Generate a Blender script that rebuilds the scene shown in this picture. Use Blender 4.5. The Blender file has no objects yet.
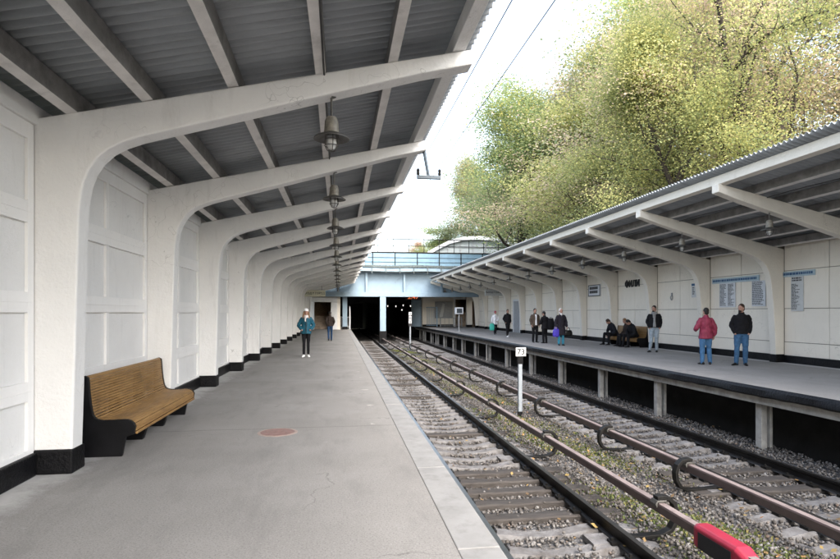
import bpy, bmesh, math, random
import numpy as np
from mathutils import Vector, Matrix
random.seed(7); RNG = np.random.default_rng(11)
S = bpy.context.scene; COL = S.collection
PI = math.pi; R = math.radians

# ------------------------------------------------------------------ materials
def new_mat(name):
    m = bpy.data.materials.new(name); m.use_nodes = True
    return m, m.node_tree.nodes, m.node_tree.links, m.node_tree.nodes['Principled BSDF']
def noise(N, L, vec, scale, detail=5, rough=.6, dist=0):
    n = N.new('ShaderNodeTexNoise'); n.inputs['Scale'].default_value = scale
    n.inputs['Detail'].default_value = detail; n.inputs['Roughness'].default_value = rough
    n.inputs['Distortion'].default_value = dist
    L.new(vec, n.inputs['Vector']); return n.outputs['Fac']
def ramp(N, L, fac, stops):
    r = N.new('ShaderNodeValToRGB'); e = r.color_ramp.elements
    while len(e) < len(stops): e.new(.5)
    for el, (p, c) in zip(e, stops):
        el.position = p; el.color = (c, c, c, 1) if isinstance(c, (int, float)) else (*c, 1)
    L.new(fac, r.inputs['Fac']); return r.outputs['Color']
def mix(N, L, fac, a, b, mode='MIX'):
    m = N.new('ShaderNodeMix'); m.data_type = 'RGBA'; m.blend_type = mode
    for k, v in ((0, fac), (6, a), (7, b)):
        if isinstance(v, (int, float)): m.inputs[k].default_value = v
        elif isinstance(v, tuple): m.inputs[k].default_value = (*v, 1)
        else: L.new(v, m.inputs[k])
    return m.outputs[2]
def mth(N, L, op, a, b=0.0):
    m = N.new('ShaderNodeMath'); m.operation = op
    for k, v in ((0, a), (1, b)):
        if isinstance(v, (int, float)): m.inputs[k].default_value = v
        else: L.new(v, m.inputs[k])
    return m.outputs[0]
def vec_of(N, L, world=True, scale=None):
    if world: v = N.new('ShaderNodeNewGeometry').outputs['Position']
    else: v = N.new('ShaderNodeTexCoord').outputs['Object']
    if scale:
        mp = N.new('ShaderNodeMapping'); mp.inputs['Scale'].default_value = scale
        L.new(v, mp.inputs['Vector']); v = mp.outputs['Vector']
    return v
def bump(N, L, B, h, strength, dist=.02):
    b = N.new('ShaderNodeBump'); b.inputs['Strength'].default_value = strength
    b.inputs['Distance'].default_value = dist
    L.new(h, b.inputs['Height']); L.new(b.outputs['Normal'], B.inputs['Normal'])
def basic(name, col, rough=.7, var=.25, vs=6, bs=30, bstr=.3, bd=.01, world=True, metal=0, dirt=None, dirt_s=2.5, dirt_lo=.52, scale=None, spec=.4):
    m, N, L, B = new_mat(name)
    v = vec_of(N, L, world, scale)
    n = noise(N, L, v, vs)
    lo = tuple(c*(1-var) for c in col); hi = tuple(min(1, c*(1+var)) for c in col)
    c = ramp(N, L, n, [(.3, lo), (.7, hi)])
    if dirt:
        d = noise(N, L, v, dirt_s, 7, .7)
        c = mix(N, L, ramp(N, L, d, [(dirt_lo, 0.), (dirt_lo+.2, .85)]), c, dirt)
    L.new(c, B.inputs['Base Color'])
    B.inputs['Roughness'].default_value = rough; B.inputs['Metallic'].default_value = metal
    B.inputs['Specular IOR Level'].default_value = spec
    if bstr: bump(N, L, B, noise(N, L, v, bs, 6, .65), bstr, bd)
    return m
M = {}
def plaster(name, col, dirtcol, bstr=.5):
    m, N, L, B = new_mat(name)
    v = vec_of(N, L)
    c = ramp(N, L, noise(N, L, v, 1.3, 6), [(.3, tuple(x*.93 for x in col)), (.7, col)])
    vv = vec_of(N, L, True, (2.2, 2.2, .35))
    c = mix(N, L, ramp(N, L, noise(N, L, vv, 3, 7, .7), [(.55, 0.), (.8, .45)]), c, dirtcol)
    # hairline cracks and chipped spots
    vo = N.new('ShaderNodeTexVoronoi'); vo.feature = 'DISTANCE_TO_EDGE'; vo.inputs['Scale'].default_value = 1.7
    w = N.new('ShaderNodeVectorMath'); w.operation = 'ADD'
    nz = N.new('ShaderNodeTexNoise'); nz.inputs['Scale'].default_value = 3; L.new(v, nz.inputs['Vector'])
    L.new(v, w.inputs[0]); L.new(nz.outputs['Color'], w.inputs[1]); L.new(w.outputs[0], vo.inputs['Vector'])
    cr = ramp(N, L, vo.outputs['Distance'], [(.0, 1.), (.008, 0.)])
    cm = mth(N, L, 'MULTIPLY', cr, ramp(N, L, noise(N, L, v, .8), [(.5, 0.), (.6, .55)]))
    c = mix(N, L, cm, c, tuple(x*.4 for x in dirtcol))
    chips = ramp(N, L, noise(N, L, v, 9, 8, .75), [(.70, 0.), (.73, .7)])
    c = mix(N, L, chips, c, dirtcol)
    L.new(c, B.inputs['Base Color']); B.inputs['Roughness'].default_value = .75
    B.inputs['Specular IOR Level'].default_value = .3
    h = mth(N, L, 'ADD', noise(N, L, v, 6, 4), mth(N, L, 'MULTIPLY', noise(N, L, v, 26, 5, .7), .7))
    bump(N, L, B, h, bstr, .022)
    return m
M['plaster'] = plaster('white_plaster', (.75, .745, .735), (.46, .45, .43), .6)
M['panel'] = plaster('white_panel', (.81, .80, .785), (.56, .54, .51), .25)
M['cream'] = plaster('cream_plaster', (.70, .66, .59), (.46, .42, .36), .5)
M['cream_panel'] = plaster('cream_panel', (.76, .705, .615), (.50, .45, .38), .35)
M['jointgrey'] = basic('open_joint', (.22, .20, .17), .9, .2, 4, 20, .3)
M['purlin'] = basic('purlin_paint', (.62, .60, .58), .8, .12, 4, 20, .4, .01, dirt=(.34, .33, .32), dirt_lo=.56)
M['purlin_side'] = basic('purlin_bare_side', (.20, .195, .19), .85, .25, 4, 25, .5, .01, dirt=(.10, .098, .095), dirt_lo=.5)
M['enamel'] = basic('black_enamel', (.005, .005, .006), .45, .4, 5, 30, .2, .006, dirt=(.03, .03, .03), dirt_s=11, dirt_lo=.62, spec=.15)
M['black'] = basic('black_tar_paint', (.005, .005, .006), .4, .4, 5, 25, .7, .02, dirt=(.03, .03, .032), dirt_s=9, dirt_lo=.60, spec=.15)
M['steel'] = basic('dark_steel', (.010, .0095, .009), .55, .3, 8, 40, .3, .006, metal=.2, spec=.2)
M['rail'] = basic('rail_steel', (.010, .009, .0085), .5, .3, 9, 40, .3, .005, metal=.3, spec=.25)
M['railhead'] = basic('rail_head', (.13, .125, .12), .3, .2, 9, 60, .1, .002, metal=.9)
M['contact'] = basic('contact_rail_paint', (.085, .062, .060), .55, .25, 4, 40, .3, .005, dirt=(.10, .08, .075), dirt_s=5)
M['contacttop'] = basic('contact_rail_top', (.19, .155, .148), .5, .2, 3, 40, .3, .004, dirt=(.11, .08, .078), dirt_s=4)
M['red'] = basic('red_cover', (.24, .016, .036), .45, .15, 5, 40, .15, .004, dirt=(.14, .03, .035), dirt_s=9, dirt_lo=.56)
M['lampmetal'] = basic('lamp_metal', (.085, .082, .076), .5, .3, 20, 60, .2, .003, metal=.5, world=False)
M['lampbell'] = basic('lamp_bell', (.20, .185, .155), .55, .3, 25, 60, .2, .003, metal=.3, world=False)
M['glass'] = basic('lamp_glass', (.45, .46, .46), .15, .1, 5, 5, 0, world=False)
M['concrete'] = basic('concrete', (.33, .32, .30), .85, .25, 4, 40, .5, .012, dirt=(.17, .16, .15))
M['sleeper'] = basic('sleeper_concrete', (.145, .142, .143), .9, .3, 7, 40, .8, .015, dirt=(.075, .066, .06), dirt_s=4, dirt_lo=.46)
M['oldwood'] = basic('sleeper_wood', (.046, .040, .036), .85, .4, 14, 50, .8, .015, scale=(.25, 1.6, 1.6), dirt=(.09, .083, .077), dirt_s=6, dirt_lo=.58)
M['girder'] = basic('girder_paint', (.215, .295, .365), .55, .06, 2, 30, .15, .006, dirt=(.14, .18, .22), dirt_s=1.6, dirt_lo=.58)
M['bluepanel'] = basic('blue_panel', (.17, .285, .385), .5, .12, 2, 30, .15, .006, dirt=(.16, .24, .31), dirt_s=2.5, dirt_lo=.56)
M['pipe'] = basic('grey_pipe', (.10, .12, .12), .6, .5, 9, 40, .3)
M['white'] = basic('white_paint', (.60, .61, .62), .55, .08, 9, 40, .1, .003, dirt=(.45, .44, .42), dirt_s=8, dirt_lo=.62)
M['brown'] = basic('brown_tile', (.34, .25, .17), .7, .4, 8, 40, .3)
M['stairbrown'] = basic('stair_stone', (.36, .29, .23), .7, .3, 4, 40, .3)
M['dark'] = basic('dark_concrete', (.015, .015, .017), .95, .4, 1.5, 20, .5)  # near-black concrete of tunnel lining, portal wall and bridge ceiling
M['void'] = basic('shaded_brick', (.010, .0095, .009), .95, .4, 3, 20, .5)  # near-black brick, the shade of the void under the platform put into its colour
M['grey'] = basic('grey_metal', (.30, .31, .32), .5, .15, 6, 40, .1)
M['bark'] = basic('bark', (.045, .036, .030), .9, .4, 5, 30, .8, .03)
M['bracketgrey'] = basic('bracket_paint', (.06, .08, .10), .55, .2, 6, 40, .1)
M['fence'] = basic('fence_blue', (.30, .44, .60), .55, .2, 6, 40, .1)
M['postwhite'] = basic('post_white', (.21, .235, .26), .6, .1, 9, 40, .2, .004, dirt=(.14, .14, .14), dirt_s=11, dirt_lo=.6)
M['sign'] = basic('sign_white', (.50, .51, .51), .5, .06, 6, 40, .05)
M['signcream'] = basic('sign_cream', (.55, .54, .42), .5, .1, 6, 40, .05)  # plain cream face of the left exit sign
M['ink'] = basic('ink_black', (.010, .010, .012), .6, .2, 20, 40, 0)
M['inkgrey'] = basic('print_grey', (.06, .06, .065), .6, .2, 20, 40, 0)
M['inkblue'] = basic('ink_blue', (.04, .10, .20), .6, .2, 20, 40, 0)
M['signblue'] = basic('strip_blue', (.36, .46, .52), .5, .12, 6, 40, .05)
M['greyplate'] = basic('list_grey', (.55, .57, .60), .5, .06, 6, 40, .05)
M['cable'] = basic('black_cable', (.03, .03, .03), .6, .2, 5, 5, 0)
M['screen'] = basic('screen_dark', (.05, .06, .07), .2, .2, 5, 5, 0)
M['ground'] = basic('soil', (.09, .085, .05), .95, .4, .8, 12, .6, .05)
M['roadgrey'] = basic('road_asphalt', (.06, .06, .06), .9, .3, .8, 30, .4)
def emit(name, col, st):
    m, N, L, B = new_mat(name); B.inputs['Base Color'].default_value = (*col, 1)
    B.inputs['Emission Color'].default_value = (*col, 1); B.inputs['Emission Strength'].default_value = st
    return m
M['led'] = emit('led_red', (1, .25, .08), .12)
M['tlamp'] = emit('tunnel_light', (1, .97, .9), .35)
def corrugated():
    m, N, L, B = new_mat('corrugated_sheet')
    v = vec_of(N, L)
    c = ramp(N, L, noise(N, L, v, 1.2, 6), [(.3, (.235, .25, .262)), (.7, (.31, .328, .342))])
    vv = vec_of(N, L, True, (.3, 4, 1))
    c = mix(N, L, ramp(N, L, noise(N, L, vv, 2.2, 6, .7), [(.52, 0.), (.75, .6)]), c, (.12, .123, .126))
    L.new(c, B.inputs['Base Color']); B.inputs['Roughness'].default_value = .7
    bump(N, L, B, noise(N, L, v, 60, 4), .25, .005)
    return m
M['sheet'] = corrugated()
def asphalt():
    m, N, L, B = new_mat('platform_asphalt')
    v = vec_of(N, L)
    c = ramp(N, L, noise(N, L, v, .7, 7, .6), [(.3, (.222, .212, .20)), (.7, (.282, .27, .256))])
    fine = noise(N, L, v, 70, 5, .8)
    c = mix(N, L, ramp(N, L, fine, [(.38, .55), (.5, 0.)]), c, (.085, .081, .077))
    c = mix(N, L, ramp(N, L, noise(N, L, v, 55, 5, .8), [(.56, 0.), (.68, .6)]), c, (.44, .43, .41))
    spots = ramp(N, L, noise(N, L, v, 4.5, 9, .72), [(.655, 0.), (.68, .6)])
    c = mix(N, L, spots, c, (.36, .35, .33))
    dk = ramp(N, L, noise(N, L, vec_of(N, L, True, (1.2, .35, 1)), 1.6, 7, .7), [(.50, 0.), (.70, .6)])
    c = mix(N, L, dk, c, (.165, .158, .152))
    # lime wash splashed along the foot of the walls
    sx = N.new('ShaderNodeSeparateXYZ'); L.new(v, sx.inputs[0])
    d1 = mth(N, L, 'ABSOLUTE', mth(N, L, 'SUBTRACT', sx.outputs['X'], 5.15))       # far from the middle = by a wall
    wob = mth(N, L, 'ADD', d1, mth(N, L, 'MULTIPLY', noise(N, L, v, 2.4, 7, .75), .9))
    lime = ramp(N, L, mth(N, L, 'DIVIDE', wob, 10.), [(.812, 0.), (.848, .85)])
    c = mix(N, L, lime, c, (.50, .49, .475))
    # seams between paving strips, running across the platform
    fy = mth(N, L, 'ABSOLUTE', mth(N, L, 'SUBTRACT', mth(N, L, 'FRACT', mth(N, L, 'DIVIDE', mth(N, L, 'ADD', sx.outputs['Y'], mth(N, L, 'MULTIPLY', noise(N, L, v, 1.3), .12)), 5.3)), .5))
    seam = ramp(N, L, fy, [(.0, .75), (.0022, 0.)])
    c = mix(N, L, seam, c, (.11, .105, .10))
    vo = N.new('ShaderNodeTexVoronoi'); vo.feature = 'DISTANCE_TO_EDGE'; vo.inputs['Scale'].default_value = .45
    w = N.new('ShaderNodeVectorMath'); w.operation = 'ADD'
    nz = N.new('ShaderNodeTexNoise'); nz.inputs['Scale'].default_value = 1.6; nz.inputs['Detail'].default_value = 6; L.new(v, nz.inputs['Vector'])
    L.new(v, w.inputs[0]); L.new(nz.outputs['Color'], w.inputs[1]); L.new(w.outputs[0], vo.inputs['Vector'])
    cr = mth(N, L, 'MULTIPLY', ramp(N, L, vo.outputs['Distance'], [(.0, .8), (.0045, 0.)]), ramp(N, L, noise(N, L, v, .35), [(.5, 0.), (.58, 1.)]))
    c = mix(N, L, cr, c, (.10, .095, .09))
    L.new(c, B.inputs['Base Color']); B.inputs['Roughness'].default_value = .88
    B.inputs['Specular IOR Level'].default_value = .25
    bump(N, L, B, mth(N, L, 'ADD', mth(N, L, 'MULTIPLY', fine, .5), noise(N, L, v, 9, 5)), .35, .008)
    return m
M['asphalt'] = asphalt()
M['edge'] = basic('edge_slab', (.245, .242, .236), .85, .12, 3, 60, .35, .006, dirt=(.18, .176, .17), dirt_s=5, dirt_lo=.5)
M['paintpatch'] = basic('worn_paint', (.36, .345, .325), .85, .2, 20, 60, .2, .004)
M['redpaint'] = basic('faded_red_paint', (.225, .135, .12), .85, .2, 14, 60, .4, .004, dirt=(.20, .175, .16), dirt_s=16, dirt_lo=.5)
M['palepaint'] = basic('pale_ring_paint', (.31, .245, .215), .85, .2, 14, 60, .4, .004, dirt=(.27, .25, .23), dirt_s=14, dirt_lo=.5)
def slats():
    m, N, L, B = new_mat('varnished_slats')
    v = vec_of(N, L, True, (6, .7, 6))
    c = ramp(N, L, noise(N, L, v, 5, 7, .7), [(.25, (.13, .068, .024)), (.5, (.27, .150, .050)), (.78, (.38, .23, .085))])
    c = mix(N, L, ramp(N, L, noise(N, L, vec_of(N, L), 3, 7, .7), [(.52, 0.), (.75, .7)]), c, (.075, .042, .022))
    c = mix(N, L, ramp(N, L, noise(N, L, vec_of(N, L, True, (9, 25, 9)), 6, 4, .7), [(.58, 0.), (.7, .55)]), c, (.06, .034, .018))
    L.new(c, B.inputs['Base Color']); B.inputs['Roughness'].default_value = .5
    bump(N, L, B, noise(N, L, v, 20, 5), .4, .004)
    return m
M['slats'] = slats()
def ballast_mat(name, k):
    m, N, L, B = new_mat(name)
    v = vec_of(N, L)
    vo = N.new('ShaderNodeTexVoronoi'); vo.inputs['Scale'].default_value = 17; L.new(v, vo.inputs['Vector'])
    sep = N.new('ShaderNodeSeparateColor'); L.new(vo.outputs['Color'], sep.inputs[0])
    c = ramp(N, L, sep.outputs[0], [(0, tuple(k*x for x in (.10, .095, .092))), (.5, tuple(k*x for x in (.21, .205, .205))), (.85, tuple(k*x for x in (.32, .315, .32))), (1, tuple(k*x for x in (.30, .25, .20)))])
    c = mix(N, L, ramp(N, L, noise(N, L, v, .9, 6, .7), [(.45, 0.), (.7, .65)]), c, (.05, .04, .033))
    L.new(c, B.inputs['Base Color']); B.inputs['Roughness'].default_value = .9
    vd = N.new('ShaderNodeTexVoronoi'); vd.inputs['Scale'].default_value = 17; L.new(v, vd.inputs['Vector'])
    bump(N, L, B, mth(N, L, 'SUBTRACT', 1, vd.outputs['Distance']), .9, .04)
    return m
M['ballast'] = ballast_mat('ballast_bed', .5)
def stones_mat():
    m, N, L, B = new_mat('ballast_stone')
    a = N.new('ShaderNodeAttribute'); a.attribute_name = 'tint'
    c = ramp(N, L, a.outputs['Fac'], [(0, (.045, .040, .036)), (.45, (.088, .080, .074)), (.8, (.135, .128, .123)), (.95, (.19, .185, .18)), (1, (.13, .09, .065))])
    c = mix(N, L, ramp(N, L, noise(N, L, vec_of(N, L), .9, 6, .7), [(.45, 0.), (.7, .5)]), c, (.062, .05, .04))
    L.new(c, B.inputs['Base Color']); B.inputs['Roughness'].default_value = .9
    return m
M['stones'] = stones_mat()
def leafmat(name, stops, trans=.62):
    m, N, L, B = new_mat(name)
    a = N.new('ShaderNodeAttribute'); a.attribute_name = 'hue'
    c = ramp(N, L, a.outputs['Fac'], stops)
    L.new(c, B.inputs['Base Color']); B.inputs['Roughness'].default_value = .65
    B.inputs['Specular IOR Level'].default_value = .25
    t = N.new('ShaderNodeBsdfTranslucent'); L.new(c, t.inputs['Color'])
    ms = N.new('ShaderNodeMixShader'); ms.inputs[0].default_value = trans
    out = N['Material Output']; L.new(B.outputs[0], ms.inputs[1]); L.new(t.outputs[0], ms.inputs[2]); L.new(ms.outputs[0], out.inputs['Surface'])
    return m
M['lf_green'] = leafmat('leaf_green', [(0, (0.165, 0.234, 0.125)), (.45, (0.280, 0.356, 0.166)), (.75, (0.448, 0.464, 0.174)), (1, (0.678, 0.586, 0.206))])
M['lf_yellow'] = leafmat('leaf_yellow', [(0, (0.209, 0.256, 0.133)), (.35, (0.362, 0.398, 0.170)), (.65, (0.527, 0.516, 0.208)), (1, (0.680, 0.610, 0.295))])
M['lf_olive'] = leafmat('leaf_olive', [(0, (0.197, 0.244, 0.145)), (.5, (0.362, 0.386, 0.208)), (.8, (0.516, 0.457, 0.270)), (1, (0.563, 0.445, 0.333))])
M['lf_pink'] = leafmat('leaf_pinkish', [(0, (0.341, 0.341, 0.206)), (.4, (0.556, 0.479, 0.320)), (.7, (0.678, 0.510, 0.401)), (1, (0.680, 0.586, 0.499))])
M['lf_rust'] = leafmat('leaf_rust', [(0, (0.388, 0.218, 0.180)), (.5, (0.572, 0.317, 0.240)), (1, (0.671, 0.431, 0.300))])
M['weed'] = leafmat('weed_green', [(0, (.05, .075, .025)), (.6, (.115, .135, .045)), (1, (.22, .19, .07))], .3)
M['litter'] = leafmat('litter_leaves', [(0, (.09, .06, .035)), (.5, (.20, .13, .06)), (.85, (.33, .24, .09)), (1, (.36, .17, .07))], .2)
def cloth(name, col, rough=.85, var=.25, sc=14):
    M[name] = basic(name, col, rough, var, sc, 60, .5, .006, world=False, spec=.25)
cloth('teal_nylon', (.012, .085, .13), .55); cloth('black_cloth', (.006, .006, .0075)); cloth('navy_cloth', (.008, .009, .014))
cloth('brown_cloth', (.028, .020, .017)); cloth('jeans_blue', (.05, .125, .24)); cloth('jeans_dark', (.015, .04, .09))
cloth('jeans_mid', (.04, .10, .19)); cloth('jeans_pale', (.27, .32, .36)); cloth('raspberry_nylon', (.22, .030, .060), .6); cloth('grey_knit', (.24, .24, .24))
cloth('beige_cloth', (.075, .055, .042)); cloth('white_cloth', (.70, .70, .72)); cloth('plum_cloth', (.017, .014, .020)); cloth('white_knit', (.66, .62, .60))
cloth('teal_plastic', (.05, .42, .34), .4); cloth('blue_plastic', (.07, .05, .42), .4); cloth('black_leather', (.006, .006, .006), .4)
cloth('turquoise_cloth', (.05, .25, .36)); cloth('red_knit', (.32, .05, .08)); cloth('white_shoe', (.75, .75, .74)); cloth('dark_shoe', (.008, .007, .007), .5)
cloth('cap_white', (.78, .78, .78)); cloth('scarf_peach', (.50, .27, .19))
M['skin'] = basic('skin', (.36, .205, .15), .55, .08, 20, 60, .1, .002, world=False)
M['hair_dark'] = basic('hair_dark', (.009, .006, .005), .6, .3, 40, 80, .6, .006, world=False)
M['hair_brown'] = basic('hair_brown', (.035, .018, .011), .6, .3, 40, 80, .6, .006, world=False)
M['hair_blond'] = basic('hair_blond', (.20, .11, .055), .6, .3, 40, 80, .6, .006, world=False)
M['eye'] = basic('eye_dark', (.02, .017, .015), .3, .1, 5, 5, 0, world=False)
M['lips'] = basic('lips', (.36, .15, .13), .5, .1, 5, 5, 0, world=False)

# ------------------------------------------------------------------ mesh helpers
def tag(o, label=None, cat=None, group=None, kind=None):
    if label: o['label'] = label
    if cat: o['category'] = cat
    if group: o['group'] = group
    if kind: o['kind'] = kind
    return o
def empty(name, loc=(0, 0, 0), rz=0, parent=None):
    o = bpy.data.objects.new(name, None); COL.objects.link(o); o.location = loc; o.rotation_euler = (0, 0, rz)
    o.empty_display_size = .2
    if parent: o.parent = parent
    return o
def children(o): return [c for c in bpy.data.objects if c.parent == o]
def copy_tree(o, parent=None, kids=None):
    c = o.copy(); COL.objects.link(c)
    if parent: c.parent = parent
    for ch in children(o): copy_tree(ch, c)
    return c
class MB:
    def __init__(s): s.v = []; s.f = []; s.m = []
    def add(s, vs, fs, mi=0):
        b = len(s.v); s.v += [tuple(p) for p in vs]; s.f += [tuple(i+b for i in f) for f in fs]; s.m += [mi]*len(fs); return s
    def box(s, x0, x1, y0, y1, z0, z1, mi=0):
        vs = [(x, y, z) for z in (z0, z1) for y in (y0, y1) for x in (x0, x1)]
        return s.add(vs, [(0, 2, 3, 1), (4, 5, 7, 6), (0, 1, 5, 4), (2, 6, 7, 3), (0, 4, 6, 2), (1, 3, 7, 5)], mi)
    def prism_y(s, prof, y0, y1, mi=0):          # profile in x,z extruded along y
        n = len(prof)
        vs = [(x, y0, z) for x, z in prof]+[(x, y1, z) for x, z in prof]
        fs = [tuple(range(n)), tuple(range(2*n-1, n-1, -1))]+[(i, i+n, (i+1) % n+n, (i+1) % n) for i in range(n)]
        return s.add(vs, fs, mi)
    def prism_x(s, prof, x0, x1, mi=0):          # profile in y,z extruded along x
        n = len(prof)
        vs = [(x0, y, z) for y, z in prof]+[(x1, y, z) for y, z in prof]
        fs = [tuple(range(n)), tuple(range(2*n-1, n-1, -1))]+[(i, i+n, (i+1) % n+n, (i+1) % n) for i in range(n)]
        return s.add(vs, fs, mi)
    def tube(s, pts, rad, n=8, cap=True, mi=0):
        pts = [Vector(p) for p in pts]; rs = rad if isinstance(rad, (list, tuple)) else [rad]*len(pts)
        vs = []; fs = []; up = None
        for i, p in enumerate(pts):
            d = (pts[min(i+1, len(pts)-1)]-pts[max(i-1, 0)]).normalized()
            if up is None: up = d.orthogonal().normalized()
            else:
                up = (up-d*up.dot(d)); up = up.normalized() if up.length > 1e-6 else d.orthogonal().normalized()
            w = d.cross(up)
            for k in range(n):
                a = 2*PI*k/n; vs.append(p+(up*math.cos(a)+w*math.sin(a))*rs[i])
        for i in range(len(pts)-1):
            for k in range(n):
                a = i*n+k; b = i*n+(k+1) % n; fs.append((a, b, b+n, a+n))
        if cap: fs += [tuple(range(n-1, -1, -1)), tuple(range((len(pts)-1)*n, len(pts)*n))]
        return s.add(vs, fs, mi)
    def lathe(s, prof, c=(0, 0, 0), n=20, mi=0):   # (r,z) about z
        vs = []; fs = []
        for r, z in prof:
            for k in range(n):
                a = 2*PI*k/n; vs.append((c[0]+r*math.cos(a), c[1]+r*math.sin(a), c[2]+z))
        for i in range(len(prof)-1):
            for k in range(n):
                a = i*n+k; b = i*n+(k+1) % n; fs.append((a, b, b+n, a+n))
        fs += [tuple(range(n-1, -1, -1)), tuple(range((len(prof)-1)*n, len(prof)*n))]
        return s.add(vs, fs, mi)
    def ell(s, c, r, n=14, mrot=None, mi=0):
        vs = []; fs = []; h = n//2
        for i in range(h+1):
            t = PI*i/h
            for k in range(n):
                a = 2*PI*k/n
                p = Vector((r[0]*math.sin(t)*math.cos(a), r[1]*math.sin(t)*math.sin(a), r[2]*math.cos(t)))
                if mrot is not None: p = mrot @ p
                vs.append(p+Vector(c))
        for i in range(h):
            for k in range(n):
                a = i*n+k; b = i*n+(k+1) % n; fs.append((a, a+n, b+n, b))
        return s.add(vs, fs, mi)
    def loft(s, rings, mi=0):       # closed rings of equal count
        n = len(rings[0]); vs = [p for r in rings for p in r]; fs = []
        for i in range(len(rings)-1):
            for k in range(n):
                a = i*n+k; b = i*n+(k+1) % n; fs.append((a, b, b+n, a+n))
        fs += [tuple(range(n-1, -1, -1)), tuple(range((len(rings)-1)*n, len(rings)*n))]
        return s.add(vs, fs, mi)
    def build(s, name, mats, parent=None, smooth=False, bevel=0, fix=True):
        me = bpy.data.meshes.new(name); me.from_pydata(s.v, [], s.f)
        for m in (mats if isinstance(mats, (list, tuple)) else [mats]): me.materials.append(m)
        me.polygons.foreach_set('material_index', s.m)
        if fix:
            bm = bmesh.new(); bm.from_mesh(me); bmesh.ops.recalc_face_normals(bm, faces=bm.faces); bm.to_mesh(me); bm.free()
        if smooth:
            me.polygons.foreach_set('use_smooth', [True]*len(me.polygons))
        o = bpy.data.objects.new(name, me); COL.objects.link(o)
        if smooth == 'auto': me.set_sharp_from_angle(angle=R(38))
        if parent: o.parent = parent
        if bevel:
            b = o.modifiers.new('bevel', 'BEVEL'); b.width = bevel; b.segments = 2; b.limit_method = 'ANGLE'; b.angle_limit = R(35)
        return o
def np_mesh(name, verts, faces, mats, parent=None, attr=None, smooth=False):
    me = bpy.data.meshes.new(name); k = faces.shape[1]
    me.vertices.add(len(verts)); me.vertices.foreach_set('co', verts.astype(np.float32).ravel())
    me.loops.add(faces.size); me.loops.foreach_set('vertex_index', faces.astype(np.int32).ravel())
    me.polygons.add(len(faces)); me.polygons.foreach_set('loop_start', np.arange(0, faces.size, k, dtype=np.int32))
    me.polygons.foreach_set('loop_total', np.full(len(faces), k, dtype=np.int32))
    me.update(calc_edges=True)
    if attr:
        a = me.attributes.new(attr[0], 'FLOAT', 'POINT'); a.data.foreach_set('value', attr[1].astype(np.float32))
    for m in (mats if isinstance(mats, (list, tuple)) else [mats]): me.materials.append(m)
    if smooth: me.polygons.foreach_set('use_smooth', [True]*len(me.polygons))
    o = bpy.data.objects.new(name, me); COL.objects.link(o)
    if parent: o.parent = parent
    return o
def text(body, size, mat, name, parent, loc, rot, extrude=.004, align='CENTER', sx=1):
    cu = bpy.data.curves.new(name, 'FONT'); cu.body = body; cu.size = size; cu.extrude = extrude; cu.align_x = align; cu.align_y = 'CENTER'; cu.offset = size*.018
    t = bpy.data.objects.new(name, cu); COL.objects.link(t)
    dg = bpy.context.evaluated_depsgraph_get()
    me = bpy.data.meshes.new_from_object(t.evaluated_get(dg)); bpy.data.objects.remove(t)
    me.materials.clear(); me.materials.append(mat)
    o = bpy.data.objects.new(name, me); COL.objects.link(o); o.location = loc; o.rotation_euler = rot; o.scale = (sx, 1, 1); o.parent = parent
    return o
def struct(o): o['kind'] = 'structure'; return o

# ------------------------------------------------------------------ camera
F, VX, HY, H = 556., 339., 312.5, 1.6
th = math.atan((420-VX)/F)
cam = bpy.data.cameras.new('camera'); co = bpy.data.objects.new('camera', cam); COL.objects.link(co)
co.location = (0, 0, H); co.rotation_euler = (PI/2, 0, -th)
cam.sensor_width = 36; cam.lens = F/840*36; cam.shift_y = (HY-279.5)/840; cam.clip_end = 2000; cam.clip_start = .05
S.camera = co

# ------------------------------------------------------------------ setting: ground, platforms, track bed
ZR = -1.05                       # rail top
LX, RX = 2.62, 6.94              # track axes
YN, YF = -6., 62.
mb = MB(); mb.box(-400, 400, -300, 900, -4.2, -4.0); struct(mb.build('ground', M['ground']))
mb = MB(); mb.box(1.0, 9.2, -30, 100, -3.9, -1.315); struct(mb.build('track_bed', M['ballast']))
mb = MB(); mb.box(13.75, 300, -200, 52, -3.9, 1.6); mb.box(13.75, 300, 76.2, 500, -3.9, 1.6); struct(mb.build('embankment', M['ground']))
mb = MB(); mb.box(-200, -3.3, -200, 52, -3.9, .8); struct(mb.build('terrain', M['ground']))
# left platform
mb = MB(); mb.box(-3.2, .79, -20, YF, -3.9, 0); lp = struct(mb.build('platform', M['asphalt']))
mb = MB()
y = -20.
while y < YF:
    y2 = min(y+1.98+random.uniform(-.02, .02), YF)
    mb.box(.792, 1.09+random.uniform(-.004, .004), y+.006, y2-.006, -.16, .004+random.uniform(0, .006)); y = y2
mb.build('edge_slab', M['edge'], lp, bevel=.008)
mb = MB(); mb.box(.79, .98, -20, YF, -3.9, -.17); mb.build('retaining_wall', M['concrete'], lp)
mb = MB()
for i in range(9):              # worn remains of a painted line
    yy = 3.3+i*1.7+random.uniform(-.5, .5)
    if random.random() < .25: continue
    cx = .5+random.uniform(-.03, .03); n = 11
    ring = [(cx+((.03+.02*(i%3))+random.uniform(-.02, .02))*math.cos(2*PI*k/n), yy+(.035+random.uniform(-.015, .015))*math.sin(2*PI*k/n)) for k in range(n)]
    mb.loft([[(a, b, .0005) for a, b in ring], [(a, b, .004) for a, b in ring]])
mb.build('worn_paint', M['paintpatch'], lp)
mb = MB(); n = 40
wob = [1+random.uniform(-.03, .03) for _ in range(n)]
ringf = lambda r, z: [(-.81+r*wob[k]*math.cos(2*PI*k/n), 7.62+r*wob[k]*math.sin(2*PI*k/n), z) for k in range(n)]
mb.loft([ringf(.262, .0005), ringf(.262, .004)]); rp = mb.build('painted_ring', M['palepaint'], lp)
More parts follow.
